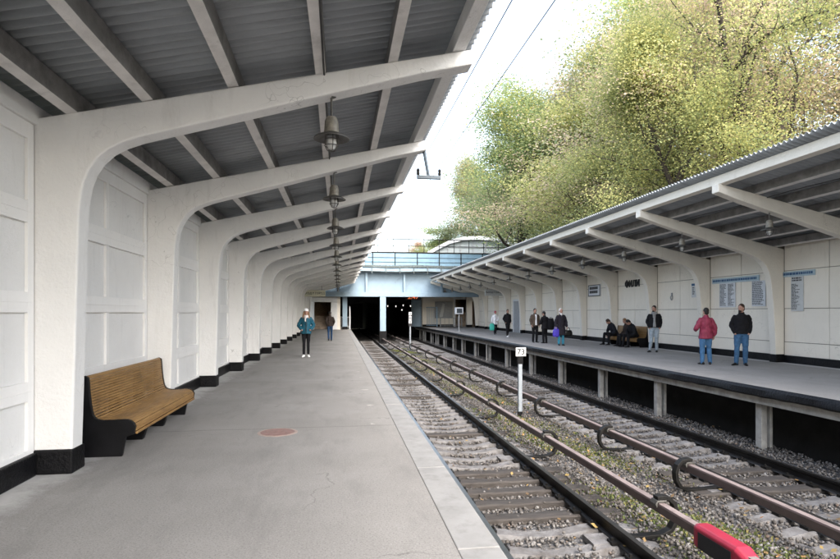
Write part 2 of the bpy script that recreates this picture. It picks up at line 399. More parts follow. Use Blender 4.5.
mb = MB(); mb.loft([ringf(.222, .0042), ringf(.222, .007)]); mb.build('painted_disc', M['redpaint'], lp)
# right platform
ZP = .10
mb = MB(); mb.box(8.42, 13.4, -20, YF, -.09, ZP); rp = struct(mb.build('platform', M['asphalt']))
mb = MB(); prof = [(8.40, ZP-.012), (8.36, ZP-.05), (8.35, -.06), (8.385, -.095), (8.419, -.095), (8.419, ZP+.006), (8.41, ZP+.006)]
ys = np.arange(-20, YF, .25)
rings = []
for yy in ys:
    j = random.uniform(-.012, .012); k = random.uniform(-.010, .010)
    rings.append([(x+(j if x < 8.4 else 0), yy, z+(k if z < .05 and x < 8.41 else 0)) for x, z in prof])
mb.loft(rings); mb.build('black_edge', M['black'], rp, smooth='auto')
mb = MB(); mb.box(8.52, 8.75, -20, YF, -.27, -.093); mb.build('edge_beam', M['concrete'], rp)
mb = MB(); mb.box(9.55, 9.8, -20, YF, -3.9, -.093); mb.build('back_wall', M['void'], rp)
post = MB(); post.box(-.09, .05, -.085, .085, -1.6, -.272); post.box(.13, .20, -.06, .06, -1.6, -.272)
p0 = post.build('support_post', M['concrete'], rp, bevel=.012); p0.location = (8.72, 3.6, 0)
yy = 7.1
while yy < 60:
    c = p0.copy(); COL.objects.link(c); c.location = (8.72+random.uniform(-.03, .06), yy+random.uniform(-.12, .12), 0); c.rotation_euler = (0, 0, random.uniform(-.05, .05)+(PI if random.random() < .3 else 0)); yy += 3.5

# ------------------------------------------------------------------ tracks
def track(cx, label, seed, wood):
    rnd = random.Random(seed)
    t = empty('railway_track', (cx, 3, ZR)); tag(t, label, 'railway track', 'railway tracks between the platforms')
    for sx in (-1, 1):
        mb = MB(); x = sx*.79
        P = [(-.036, 0), (-.037, -.012), (-.035, -.038), (-.01, -.05), (-.009, -.145), (-.06, -.162), (-.072, -.176), (.072, -.176), (.06, -.162), (.009, -.145), (.01, -.05), (.035, -.038), (.037, -.012), (.036, 0)]
        mb.prism_y([(x+a, b) for a, b in P], -13, 95)
        r = mb.build('rail', M['rail'], t)
        mb = MB(); mb.box(x-.034, x+.034, -13, 95, .001, .004); mb.build('running_surface', M['railhead'], r)
    # concrete and timber sleepers
    def pads(mb):
        for sx in (-1, 1):
            for e in (-1, 1): x = sx*.79+e*.095; mb.box(x-.055, x+.055, -.07, .07, -.178, -.135, 1); mb.tube([(x+e*.02, 0, -.14), (x+e*.02, 0, -.10)], .02, 6, mi=1)
    def conc():
        mb = MB(); rings = []
        for x in np.linspace(-1.3, 1.3, 27):
            a = abs(x); zt = -.176 if a > .55 else -.176-.065*(1-(a/.55)**2)**1.0
            if a > 1.02: zt = -.176-.05*(a-1.02)/.28
            w = .135 if a > .5 else .105+.03*(a/.5)
            rings.append([(x, -w, -.40), (x, w, -.40), (x, w*.93, zt-.03), (x, w*.75, zt), (x, -w*.75, zt), (x, -w*.93, zt-.03)])
        mb.loft(rings); pads(mb); return mb.build('sleeper', [M['sleeper'], M['steel']], t, smooth='auto')
    def timber():
        mb = MB(); rings = []
        for x in np.linspace(-1.36, 1.36, 12):
            j = rnd.uniform(-.008, .008); rings.append([(x, -.12+j, -.36), (x, .12+j, -.36), (x, .125+j, -.195), (x, .105+j, -.178+j), (x, -.105+j, -.178), (x, -.125+j, -.195)])
        mb.loft(rings); pads(mb); return mb.build('sleeper', [M['oldwood'], M['steel']], t, smooth='auto')
    cs, ts = conc(), timber(); usedc = usedt = False
    for i in range(100):
        yy = .25+i*.53
        w = wood(i)
        if w and not usedt: o = ts; usedt = True
        elif not w and not usedc: o = cs; usedc = True
        else: o = (ts if w else cs).copy(); COL.objects.link(o)
        o.location = (rnd.uniform(-.02, .02), yy+rnd.uniform(-.03, .03), rnd.uniform(-.006, .006)); o.rotation_euler = (0, 0, rnd.uniform(-.015, .015))
    return t
def wl(i):
    y = 3.25+i*.53
    return 7.3 < y < 9.75 or 12.7 < y < 13.3 or 18.2 < y < 18.8 or (y > 20 and i % 7 in (0, 3))
track(LX, 'railway track beside the left platform with grey concrete and a few dark timber sleepers', 3, wl)
track(RX, 'railway track beside the right platform with grey concrete sleepers in ballast', 5, lambda i: 8 < 3.25+i*.53 < 8.6 or i % 19 == 11)
# ballast stones (loose), weeds and fallen leaves
def stones():
    n = 62000
    u = RNG.random(n); y = 3.2+ (u**1.5)*32
    x = 1.1+RNG.random(n)*8.0
    z = np.full(n, -1.285)
    for cx in (LX, RX):
        ax = np.abs(x-cx); z += np.where((ax < .66), -.004 if cx == LX else .012, 0)
        z += np.where((ax > .86) & (ax < 1.5), .02, 0)
    z += np.where(np.abs(x-4.75) < .75, .03, 0)
    z += np.where(x > 8.3, .05, 0)
    # drop stones standing on rails and sleepers
    keep = np.ones(n, bool)
    for cx in (LX, RX):
        keep &= ~(np.abs(np.abs(x-cx)-.79) < .15)
        on = (np.abs(x-cx) < 1.3) & (np.abs(((y-3.25+.265) % .53)-.265) < .15)
        keep &= ~(on & (RNG.random(n) > .045))
        z += np.where(on, .045, 0)
    x, y, z = x[keep], y[keep], z[keep]; n = len(x)
    base = np.array([(1, 0, 0), (-1, 0, 0), (0, 1, 0), (0, -1, 0), (0, 0, 1), (0, 0, -1)], float)
    fc = np.array([(0, 2, 4), (2, 1, 4), (1, 3, 4), (3, 0, 4), (2, 0, 5), (1, 2, 5), (3, 1, 5), (0, 3, 5)])
    s = (.014+.022*RNG.random(n))[:, None, None]
    q = RNG.normal(size=(n, 3, 3)); q, _ = np.linalg.qr(q)
    v = base[None]*(.65+.6*RNG.random((n, 6, 3)))*s*np.array([1.15, 1., .9])
    v = np.einsum('nij,nkj->nki', q, v)+np.stack([x, y, z+RNG.random(n)*.02], 1)[:, None]
    f = fc[None]+(np.arange(n)*6)[:, None, None]
    o = np_mesh('ballast_stones', v.reshape(-1, 3), f.reshape(-1, 3), M['stones'], attr=('tint', np.repeat(RNG.random(n), 6)))
    tag(o, 'loose grey crushed stones lying between the sleepers and rails', 'ballast', kind='stuff')
stones()
def blades(name, n, xf, yf, hmin, hmax, mat, label, cat):
    x = xf(n); y = yf(n); z = np.full(n, -1.262)
    cl = np.sin(x*3.1+y*1.7)+np.sin(y*.9+x*2)+RNG.normal(size=n)*.6
    k = cl > .3; x, y, z = x[k], y[k], z[k]; n = len(x)
    a = RNG.random(n)*2*PI; h = hmin+(hmax-hmin)*RNG.random(n); lean = RNG.random(n)*.9; w = .006+.012*RNG.random(n)
    dx, dy = np.cos(a), np.sin(a)
    b = np.stack([x, y, z], 1)
    p0 = b+np.stack([-dy*w, dx*w, 0*x], 1); p1 = b+np.stack([dy*w, -dx*w, 0*x], 1)
    mid = b+np.stack([dx*h*lean*.5, dy*h*lean*.5, h*.6], 1)
    p2 = mid+np.stack([dy*w*1.2, -dx*w*1.2, 0*x], 1); p3 = mid+np.stack([-dy*w*1.2, dx*w*1.2, 0*x], 1)
    tip = b+np.stack([dx*h*lean, dy*h*lean, h*(1-lean*.4)], 1)
    v = np.stack([p0, p1, p2, p3, tip, tip+.001], 1).reshape(-1, 3)
    o6 = (np.arange(n)*6)[:, None]
    f = np.concatenate([o6+np.array([[0, 1, 2, 3]]), o6+np.array([[3, 2, 4, 5]])])
    o = np_mesh(name, v, f, mat, attr=('hue', np.repeat(RNG.random(n), 6)))
    tag(o, label, cat, kind='stuff')
blades('weeds', 60000, lambda n: 4.72+RNG.normal(size=n)*.42, lambda n: 4+RNG.random(n)**1.4*40, .012, .065, M['weed'], 'patchy green weeds growing in the strip between the two tracks', 'weeds')
def litter():
    n = 1000
    x = np.where(RNG.random(n) < .65, 4.75+RNG.normal(size=n)*.6, 1.2+RNG.random(n)*8.5); y = 3.5+RNG.random(n)**1.3*30
    z = -1.235+RNG.random(n)*.03+np.where(np.abs(np.abs(x-4.78)-2.16) < 1.3, .03, 0)
    s = .018+.028*RNG.random(n); a = RNG.random(n)*2*PI; t = RNG.normal(size=(n, 2))*.35
    u = np.stack([np.cos(a), np.sin(a), t[:, 0]], 1)*s[:, None]; w = np.stack([-np.sin(a), np.cos(a), t[:, 1]], 1)*s[:, None]*.75
    c = np.stack([x, y, z], 1)
    v = np.stack([c-u, c+w, c+u*1.2, c-w], 1).reshape(-1, 3)
    o = np_mesh('fallen_leaves', v, np.arange(n*4).reshape(-1, 4), M['litter'], attr=('hue', np.repeat(RNG.random(n), 4)))
    tag(o, 'yellow and brown fallen leaves scattered over the ballast', 'leaves', kind='stuff')
litter()

# ------------------------------------------------------------------ contact rails
def contact(cx, side, y0, y1, ys, label, cover):
    t = empty('contact_rail', (cx, y0, -.86)); tag(t, label, 'contact rail')
    mb = MB(); P = [(-.036, -.065), (-.052, .04), (-.044, .06), (.044, .06), (.052, .04), (.036, -.065)]
    mb.prism_y(P, 0, y1-y0); mb.m[2+2] = 1; rb = mb.build('rail_bar', [M['contact'], M['contacttop']], t)
    first = None
    for yy in ys:
        if first is None:
            mb = MB(); path = [(-side*.62, -.34), (-side*.3, -.37), (side*.02, -.36), (side*.15, -.30), (side*.215, -.19), (side*.225, -.07), (side*.19, .04), (side*.12, .105), (side*.03, .125), (-side*.05, .115)]
            pts = []
            for i in range(len(path)-1):
                for k in range(3):
                    a = k/3; pts.append((path[i][0]*(1-a)+path[i+1][0]*a, path[i][1]*(1-a)+path[i+1][1]*a))
            pts.append(path[-1]); rings = []
            for i, (px, pz) in enumerate(pts):
                q = pts[min(i+1, len(pts)-1)]; q0 = pts[max(i-1, 0)]; d = Vector((q[0]-q0[0], q[1]-q0[1])).normalized(); nx, nz = -d.y, d.x; h = .026
                rings.append([(px+nx*h, -.055, pz+nz*h), (px+nx*h, .055, pz+nz*h), (px-nx*h, .055, pz-nz*h), (px-nx*h, -.055, pz-nz*h)])
            mb.loft(rings)
            b = mb.build('bracket', M['steel'], t, bevel=.008)
            mb = MB(); mb.prism_y([(-.075, .01), (-.085, .05), (-.06, .095), (.06, .095), (.085, .05), (.075, .01), (.056, .005), (.056, .066), (-.056, .066), (-.056, .005)], -.07, .07); mb.build('insulator', M['lampmetal'], b, bevel=.006)
            mb = MB(); mb.box(-side*.95 if side > 0 else .30, -side*.30 if side > 0 else .95, -.16, .16, -.43, -.36); mb.build('base_plate', M['sleeper'], b)
            b.location = (0, yy-y0, 0); first = b
        else:
            c = first.copy(); COL.objects.link(c); c.location = (0, yy-y0, 0); c.rotation_euler = (0, 0, random.uniform(-.03, .03))
            for ch in children(first):
                d = ch.copy(); COL.objects.link(d); d.parent = c
    if cover:
        a, b = cover
        prof = [(-.105, -.14), (-.105, .075), (-.07, .11), (.07, .11), (.105, .075), (.105, -.14)]
        mb = MB()
        sc = [(b, .9, 0.), (b-.06, 1, 0.), (a+.16, 1, 0.), (a, .82, -.05)]
        mb.loft([[(x*k, yy-y0, z*k+dz) for x, z in prof] for yy, k, dz in sc])
        c = mb.build('end_cover', M['red'], t, bevel=.012)
        mb = MB(); mb.box(-.111, -.1055, a+.2-y0, b-.1-y0, -.135, .045); mb.build('dark_opening_plate', M['ink'], c)  # flat black plate, its colour standing in for shade inside the opening
contact(4.02, 1, 3.4, 63, [6.55]+[10.45+4.05*i for i in range(12)], 'reddish brown contact rail on black hooks beside the left track with a red end cover', (4.9, 5.72))
contact(5.50, -1, 2.5, 63, [4.7, 8.15, 10.75, 14.5, 18.2]+[22.2+3.9*i for i in range(10)], 'reddish brown contact rail on black hooks beside the right track without any cover', None)

# ------------------------------------------------------------------ canopies and walls
def arcpts(c, r, a0, a1, n): return [(c[0]+r[0]*math.cos(R(a0+(a1-a0)*i/n)), c[1]+r[1]*math.sin(R(a0+(a1-a0)*i/n))) for i in range(n+1)]
low_left = [(-2.635, 0), (-2.60, 1.2), (-2.575, 2.2), (-2.565, 2.55), (-2.552, 2.72), (-2.52, 2.90), (-2.47, 3.03), (-2.40, 3.14), (-2.30, 3.235), (-2.17, 3.31), (-2.0, 3.375), (-1.72, 3.455), (-1.03, 3.65), (.89, 4.20), (1.46, 4.335)]
prof_left = [(-2.985, 0)]+low_left+[(1.46, 4.50), (-2.985, 3.51)]
low_right = [(13.02, ZP), (12.96, 1.3), (12.90, 2.1), (12.86, 2.45), (12.82, 2.68), (12.76, 2.85), (12.68, 3.0), (12.57, 3.12), (12.42, 3.22), (12.2, 3.315), (11.9, 3.41), (11.2, 3.61), (9.31, 4.15), (8.62, 4.37)]
prof_right = [(13.29, ZP)]+low_right+[(8.62, 4.57), (13.29, 3.51)]
def sheet(x0, x1, z0, z1, ya, yb, name, parent, ov):
    # corrugated in y; top and under side are real surfaces
    p = .13; ny = int((yb-ya)/p*8); y = np.linspace(ya, yb, ny+1); w = .030*np.sin(2*PI*y/p)
    rows = []
    for dz in (0, .009):
        for x, z in ((x0, z0), (x1, z1)): rows.append(np.stack([np.full_like(y, x), y, z+w+dz], 1))
    v = np.concatenate(rows); n = ny+1; i = np.arange(ny)
    f = np.concatenate([np.stack([i, i+1, i+1+n, i+n], 1), np.stack([i+2*n, i+3*n, i+1+3*n, i+1+2*n], 1), np.stack([i, i+2*n, i+1+2*n, i+1], 1), np.stack([i+n, i+1+n, i+1+3*n, i+3*n], 1)])
    return np_mesh(name, v, f, M['sheet'], parent, smooth=True)
def canopy(label, prof, ys, px, slope_z, mat, side, wallx, tipx, y0, y1, zb):
    t = empty('platform_canopy', (wallx, y0, zb)); tag(t, label, 'platform canopy', 'canopies over the platforms')
    off = Matrix.Translation((-wallx, -y0, -zb))
    def fin(o, par=t):
        o.parent = par; o.location = Vector(o.location)+Vector((-wallx, -y0, -zb)); return o
    mb = MB(); mb.prism_y(prof, -.12, .12)
    fr = mb.build('frame', mat, None, bevel=.018)
    fx = prof[1][0]; bx = prof[0][0]
    mb = MB(); a, b = sorted((bx, fx+side*.022)); mb.box(a, b, -.145, .145, zb, zb+.245)
    bb = mb.build('base_band', M['black'], fr, bevel=.02)
    fr.parent = t; fr.location = (-wallx, ys[0]-y0, -zb)
    for yy in ys[1:]:
        c = fr.copy(); COL.objects.link(c); c.location = (-wallx, yy-y0, -zb)
        d = bb.copy(); COL.objects.link(d); d.parent = c
    zt = lambda x: slope_z[1]+(slope_z[2]-slope_z[1])*(x-slope_z[0])/(slope_z[3]-slope_z[0])
    for i, x in enumerate(px):
        mb = MB(); w = .055 if i < len(px)-1 else .075; z = zt(x)
        k = (zt(x+1)-zt(x))
        rings = []
        for yy in list(np.arange(y0, y1, (ys[1]-ys[0])/2))+[y1]:
            dz = random.uniform(-.006, .006); dx = random.uniform(-.010, .010)
            rings.append([(x+dx-w, yy, z-k*w+dz), (x+dx+w, yy, z+k*w+dz), (x+dx+w, yy, z+k*w+.20), (x+dx-w, yy, z-k*w+.20)])
        mb.loft(rings)
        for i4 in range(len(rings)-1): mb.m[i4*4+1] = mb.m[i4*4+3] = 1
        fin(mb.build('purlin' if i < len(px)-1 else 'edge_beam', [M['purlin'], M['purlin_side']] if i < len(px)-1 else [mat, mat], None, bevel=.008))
    xa, xb = wallx-side*.35, tipx
    fin(sheet(min(xa, xb), max(xa, xb), zt(min(xa, xb))+.236, zt(max(xa, xb))+.236, y0, y1, 'roof_sheet', None, 0))
    return t
YL = [-.43+3.26*k for k in range(17)]
YRr = [1.65+3.37*k for k in range(16)]
canopy('long white concrete canopy over the left platform with arched frames and corrugated roof', prof_left, YL, [-2.64, -1.93, -1.08, -.20, .57, 1.31], (-2.985, 3.512, 4.502, 1.46), M['plaster'], 1, -2.985, 1.56, -3.7, 51.9, 0)
canopy('long cream concrete canopy over the right platform with arched frames and corrugated roof', prof_right, YRr, [13.0, 12.15, 11.3, 10.45, 9.6, 8.74], (13.29, 3.512, 4.572, 8.62), M['cream'], -1, 13.29, 8.42, -3.0, 51.9, ZP)

def wall(label, x, side, ys, y0, y1, zb, matp, matb, dz, recess, open_=None):
    # x: face of the panel field; side: direction towards the platform
    t = empty('platform_wall', (x, y0, zb)); tag(t, label, 'wall', 'walls behind the platforms')
    L = lambda mb, name, m, **k: (lambda o: (setattr(o, 'parent', t), setattr(o, 'location', (-x, -y0, -zb)), o)[2])(mb.build(name, m, None, **k))
    X = lambda a, b: (min(x+side*a, x+side*b), max(x+side*a, x+side*b))
    mb = MB(); a, b = X(-.25, -.001); mb.box(a, b, y0, y1, zb-1.5, zb+3.62); L(mb, 'wall_body', matb)
    mb = MB(); d = recess
    rails = [(.0, .27), (.74, .93), (1.60, 1.80), (2.47, 2.68), (3.28, 3.44)] if recess > .02 else None
    edges = [y0]+list(ys)+[y1]
    for ya, yb in zip(edges[:-1], edges[1:]):
        ya += .13; yb -= .13
        if yb-ya < .6: continue
        ym = (ya+yb)/2
        if rails:
            sw = .11
            a, b = X(.0, d)
            mb.box(a, b, ya, ya+sw, zb+.0, zb+3.44); mb.box(a, b, yb-sw, yb, zb, zb+3.44)
            for z0, z1 in rails: mb.box(a, b, ya+sw+.001, yb-sw-.001, zb+z0, zb+z1)
            for (q0, q1), (q2, q3) in zip(rails[:-1], rails[1:]): mb.box(a, b, ym-.045, ym+.045, zb+q1+.001, zb+q2-.001)
            a, b = X(d, d+.006)
            for z0, z1 in rails[1:4]:
                mb.box(a, b, ya+.02, yb-.02, zb+(z0+z1)/2-.004, zb+(z0+z1)/2+.004)
        else:
            rows = [(.0, .62), (.62, 1.62), (1.62, 2.75), (2.75, 3.55)]
            a, b = X(0, d)
            for z0, z1 in rows:
                for q0, q1 in ((ya, ym), (ym, yb)):
                    aa, bb_ = X(0, d+random.uniform(-.004, .004))
                    mb.box(aa, bb_, q0+.009, q1-.009, zb+z0+.009, zb+z1-.009)
    L(mb, 'wall_panel', matp, bevel=.006)
    mb = MB(); a, b = X(.002, .06); mb.box(a, b, y0, y1, zb+3.445 if rails else zb+3.56, zb+3.64); L(mb, 'top_plate', matb, bevel=.01)
    mb = MB(); a, b = X(.0005, d+.035)
    for ya, yb in zip(edges[:-1], edges[1:]): 
        if yb-ya > .4: mb.box(a, b, ya+.148, yb-.148, zb, zb+.225)
    L(mb, 'skirting', M['black'], bevel=.015)
    return t
wall('white panelled concrete wall with black skirting behind the left platform', -3.0, 1, YL, -3.7, 51.9, 0, M['panel'], M['plaster'], 0, .032)
wall('cream slab wall with black skirting and station notices behind the right platform', 13.30, -1, YRr, -3.0, 51.9, ZP, M['cream_panel'], M['jointgrey'], 0, .018)

# ------------------------------------------------------------------ pendant lamps
def ordinal(i): return ['nearest', 'second', 'third', 'fourth', 'fifth', 'sixth', 'seventh', 'eighth', 'ninth', 'tenth', 'eleventh', 'twelfth', 'thirteenth', 'fourteenth', 'fifteenth', 'sixteenth'][i]
def make_lamp():
    t = empty('pendant_lamp')
    mb = MB(); mb.tube([(0, 0, 0), (0, 0, .26)], .012, 8); mb.box(-.035, .035, -.035, .035, .235, .262); mb.build('stem', M['lampmetal'], t)
    mb = MB(); mb.lathe([(.02, .03), (.055, .02), (.072, -.02), (.078, -.12), (.085, -.15), (.06, -.16)], n=18); mb.build('lamp_housing', M['lampbell'], t, smooth='auto')
    mb = MB(); mb.lathe([(.05, -.150), (.10, -.158), (.165, -.185), (.19, -.205), (.192, -.215), (.182, -.212), (.10, -.172), (.05, -.166)], n=26); mb.build('lamp_shade', M['lampmetal'], t, smooth='auto')
    mb = MB(); mb.lathe([(.045, -.17), (.055, -.21), (.055, -.28), (.04, -.315), (.012, -.33)], n=16); g = mb.build('glass_globe', M['glass'], t, smooth=True)
    mb = MB()
    for k in range(6):
        a = 2*PI*k/6; c, s_ = math.cos(a), math.sin(a)
        mb.tube([(.072*c, .072*s_, -.17), (.074*c, .074*s_, -.28), (.045*c, .045*s_, -.335), (0, 0, -.35)], .005, 5)
    for z, r in ((-.22, .074), (-.285, .073)): mb.tube([(r*math.cos(2*PI*k/16), r*math.sin(2*PI*k/16), z) for k in range(17)], .005, 5)
    mb.build('wire_guard', M['lampmetal'], t)
    return t
lamp0 = make_lamp(); used = False
def zlow(low, x):
    pts = sorted(low)
    for (xa, za), (xb, zb) in zip(pts[:-1], pts[1:]):
        if xa <= x <= xb and xb > xa: return za+(zb-za)*(x-xa)/(xb-xa)
def put_lamp(x, y, z, label, group):
    global used
    if not used: o = lamp0; used = True
    else: o = copy_tree(lamp0)
    o.location = (x, y, z); o.rotation_euler = (0, 0, random.uniform(0, 6)); tag(o, label, 'lamp', group)
for i, y in enumerate(YL[2:16]):
    put_lamp(-.08, y, zlow(low_left, -.08)-.235, f'{ordinal(i)} caged metal pendant lamp counting from the bench along the left canopy', 'pendant lamps under the left canopy')
for i, y in enumerate(YRr[3:16]):
    put_lamp(10.02, y, zlow(low_right, 10.02)-.2, f'{ordinal(i)} caged metal pendant lamp counting from the timetables along the right canopy', 'pendant lamps under the right canopy')
for x, z, lab, y1 in ((-.155, 4.128, 'thin black lamp cable running under the left canopy roof', 49), (9.86, 4.27, 'thin black lamp cable running under the right canopy roof', 50)):
    mb = MB(); mb.tube([(0, yy, .012*math.sin(yy*1.9)) for yy in np.arange(0, y1, .4)], .011, 6); o = mb.build('lamp_cable', M['cable'], None, smooth=True); o.location = (x, .2, z); tag(o, lab, 'cable')

# ------------------------------------------------------------------ benches
def make_bench(L=2.5):
    t = empty('bench')      # local: back at x=0, seat towards +x, length along y
    # side profile of the slatted skin
    P = [(.045, .885), (.075, .90), (.105, .885), (.112, .84), (.12, .72), (.135, .58), (.155, .47), (.19, .418), (.25, .402), (.36, .402), (.46, .408), (.53, .405), (.575, .38), (.60, .335), (.60, .29), (.585, .24)]
    pts = [Vector((a, b)) for a, b in P]; seg = []; acc = 0
    fine = []
    for a, b in zip(pts[:-1], pts[1:]):
        n = max(2, int((b-a).length/.008))
        fine += [a.lerp(b, k/n) for k in range(n)]
    fine.append(pts[-1])
    d = [0]
    for a, b in zip(fine[:-1], fine[1:]): d.append(d[-1]+(b-a).length)
    def at(s):
        for i in range(len(d)-1):
            if d[i+1] >= s: return fine[i].lerp(fine[i+1], (s-d[i])/(d[i+1]-d[i]))
        return fine[-1]
    def slat(mb, s0, s1):
        a, b = at(s0+.002), at(s1-.002); m = (b-a).normalized(); nrm = Vector((-m.y, m.x))
        if nrm.dot(Vector((.3, 1))) < 0: nrm = -nrm
        q = [a, b, b-nrm*.022, a-nrm*.022]; j = random.uniform(-.002, .002)
        q = [p+nrm*j for p in q]
        mb.prism_y([(p.x, p.y) for p in q], .0, L)
    n = int(d[-1]/.031); w = d[-1]/n
    split = next(i for i in range(n) if at(i*w).y < .43)
    mb = MB()
    for i in range(split): slat(mb, i*w, (i+1)*w)
    mb.build('backrest', M['slats'], t, bevel=.005)
    mb = MB()
    for i in range(split, n): slat(mb, i*w, (i+1)*w)
    mb.build('seat', M['slats'], t, bevel=.005)
    inner = [(p.x-.0, p.y) for p in pts]
    def panel(y, full):
        mb = MB()
        top = []
        for s_ in np.linspace(.03, d[-1]-.005, 26):
            p = at(s_); q = at(min(s_+.01, d[-1])); m = (q-p)
            if m.length < 1e-6: m = Vector((0, -1))
            m.normalize(); nrm = Vector((-m.y, m.x))
            if nrm.dot(Vector((.3, 1))) < 0: nrm = -nrm
            top.append(tuple(p-nrm*(.024 if full == 'in' else -.004)))
        poly = top+[(.50, .215), (.46, 0), (0, 0), (0, .88)]
        mb.prism_y(poly, y, y+.045)
        return mb.build('side_panel', M['enamel'], t, bevel=.006)
    panel(-.046, 'out'); panel(L+.001, 'out')
    for k in (1, 2):
        mb = MB(); y = L*k/3
        mb.prism_y([(.0, 0), (.40, 0), (.46, .20), (.46, .36), (.14, .36), (.07, .80), (.0, .80)], y-.04, y+.04); mb.build('support', M['enamel'], t, bevel=.008)
    return t
b1 = make_bench(); b1.location = (-2.85, 6.64, 0)
tag(b1, 'empty bench of varnished orange brown slats with black side panels by the left wall', 'bench', 'slatted benches on the platforms')
b2 = copy_tree(b1); b2.location = (13.18, 24.68, ZP); b2.rotation_euler = (0, 0, PI)
tag(b2, 'brown slatted bench by the right wall with seated people in dark clothes', 'bench', 'slatted benches on the platforms')

# ------------------------------------------------------------------ signs on the right wall
WXF = 13.30-.0225
def plate(name, y0, y1, z0, z1, mat, label, cat, group=None, t=.025, x=WXF):
    o = empty(name, (x, (y0+y1)/2, z0)); tag(o, label, cat, group)
    mb = MB(); h = (y1-y0)/2; mb.box(-t, -.001, -h, h, 0, z1-z0); mb.build('board', mat, o, bevel=.003)
    return o
def lines(o, y0, y1, z0, z1, n, mat, name='lettering', t=.0265, lo=.45, hi=.98, hgt=.55, seed=1, gap=True):
    # rows of small illegible print as short raised strokes; reads from +y to -y when facing the wall
    r = random.Random(seed); mb = MB(); dz = (z1-z0)/n
    for i in range(n):
        zt = z1-i*dz; yy = y1; end = y1-(y1-y0)*r.uniform(lo, hi)
        while yy > end:
            w = min(r.uniform(.03, .11), yy-end)
            if w < .012: break
            mb.box(-t-.003, -t+.0012, yy-w, yy, zt-dz*hgt, zt); yy -= w+.018
    return mb.build(name, mat, o)
o = plate('notice_strip', 15.98, 18.25, 2.62, 2.80, M['signblue'], 'long narrow blue notice strip with dark lettering above two station lists', 'sign', 'notice strips on the right wall')
lines(o, -1.08, 1.08, .05, .13, 1, M['inkblue'], lo=.97, hi=.99, hgt=.95, seed=3)
o = plate('notice_strip', 13.88, 15.13, 2.66, 2.82, M['signblue'], 'shorter blue notice strip with dark lettering right of the timetable column', 'sign', 'notice strips on the right wall')
lines(o, -.58, .60, .045, .12, 1, M['inkblue'], lo=.97, hi=.99, hgt=.95, seed=4)
o = plate('station_list', 17.06, 17.85, 1.78, 2.615, M['greyplate'], 'wide grey station list board with two columns of small print', 'notice board', 'station list boards on the right wall')
lines(o, .02, .37, .04, .80, 22, M['inkgrey'], seed=5, lo=.6); lines(o, -.37, -.04, .04, .80, 22, M['inkgrey'], seed=6, lo=.35)
o = plate('station_list', 15.72, 16.30, 1.80, 2.615, M['greyplate'], 'grey station list board half hidden behind the column', 'notice board', 'station list boards on the right wall')
lines(o, -.27, .27, .03, .79, 18, M['inkgrey'], seed=7, lo=.7)
o = plate('station_list', 14.28, 14.72, 1.64, 2.655, M['sign'], 'tall narrow white station list board hanging alone at far right', 'notice board', 'station list boards on the right wall')
lines(o, -.19, .20, .04, .80, 24, M['inkgrey'], seed=8, lo=.35, hi=.8); lines(o, -.17, .18, .86, .99, 2, M['inkgrey'], seed=9, lo=.9, hgt=.7)
o = plate('notice_board', 19.05, 19.42, 2.17, 2.70, M['sign'], 'small white notice with a blue heading beside the man in the grey hood', 'notice board')
mb = MB(); mb.box(-.029, -.0245, -.175, .175, .44, .52); mb.build('heading', M['inkblue'], o)
lines(o, -.12, .12, .08, .38, 4, M['inkgrey'], seed=10, lo=.2, hi=.6)
o = empty('wall_hook', (WXF, 20.7, 2.2)); tag(o, 'small dark iron fitting on the cream wall left of the small white notice', 'wall fitting')
mb = MB(); mb.tube([(-.02+.0, .06*math.sin(2*PI*k/14), .1*math.cos(2*PI*k/14)) for k in range(15)], .018, 6); mb.build('ring', M['grey'], o)
mb = MB(); mb.box(-.03, 0, -.03, .03, .05, .19); mb.build('fixing_plate', M['grey'], o)
# sign with arrows (two rows of dark print)
o = plate('direction_sign', 26.85, 28.2, 2.45, 3.05, M['greyplate'], 'small grey direction sign with two rows of dark print and a black frame', 'sign', t=.05)
mb = MB()
for a, b, c, d in ((-.675, .675, .56, .6), (-.675, .675, 0, .04)): mb.box(-.06, -.052, a, b, c, d)
for a, b in ((-.675, -.63), (.63, .675)): mb.box(-.06, -.052, a, b, .0405, .5595)
mb.build('frame', M['ink'], o)
lines(o, -.5, .52, .1, .5, 2, M['ink'], t=.0515, seed=12, lo=.9, hgt=.72)
# raised station name
o = empty('station_name', (WXF, 23.75, 2.9)); tag(o, 'dark raised letters of the station name on the cream wall above the seated people', 'sign')
text('ФИЛИ', .42, M['ink'], 'lettering', o, (-.02, 0, 0), (PI/2, 0, -PI/2), .02, sx=1.0)

# hanging exit signs
for x0, x1, z0, z1, lab, m in ((-2.92, -1.05, 2.84, 3.33, 'cream hanging exit sign under the left canopy before the bridge', M['signcream']), (11.75, 13.2, 2.98, 3.48, 'white hanging exit sign under the right canopy before the bridge', M['sign'])):
    o = empty('exit_sign', ((x0+x1)/2, 44, z0)); tag(o, lab, 'sign', 'hanging exit signs'); h = (x1-x0)/2
    mb = MB(); mb.box(-h, h, -.09, .09, 0, z1-z0); mb.build('sign_box', m, o, bevel=.01)
    text('ВЫХОД В ГОРОД', .21*(x1-x0)/1.87, M['ink'], 'lettering', o, (0, -.092, (z1-z0)/2), (PI/2, 0, 0), .004)
    mb = MB()
    for s_ in (-.7, .7): mb.tube([(h*s_, 0, z1-z0), (h*s_, 0, z1-z0+.55)], .015, 6)
    mb.build('hanger', M['steel'], o)

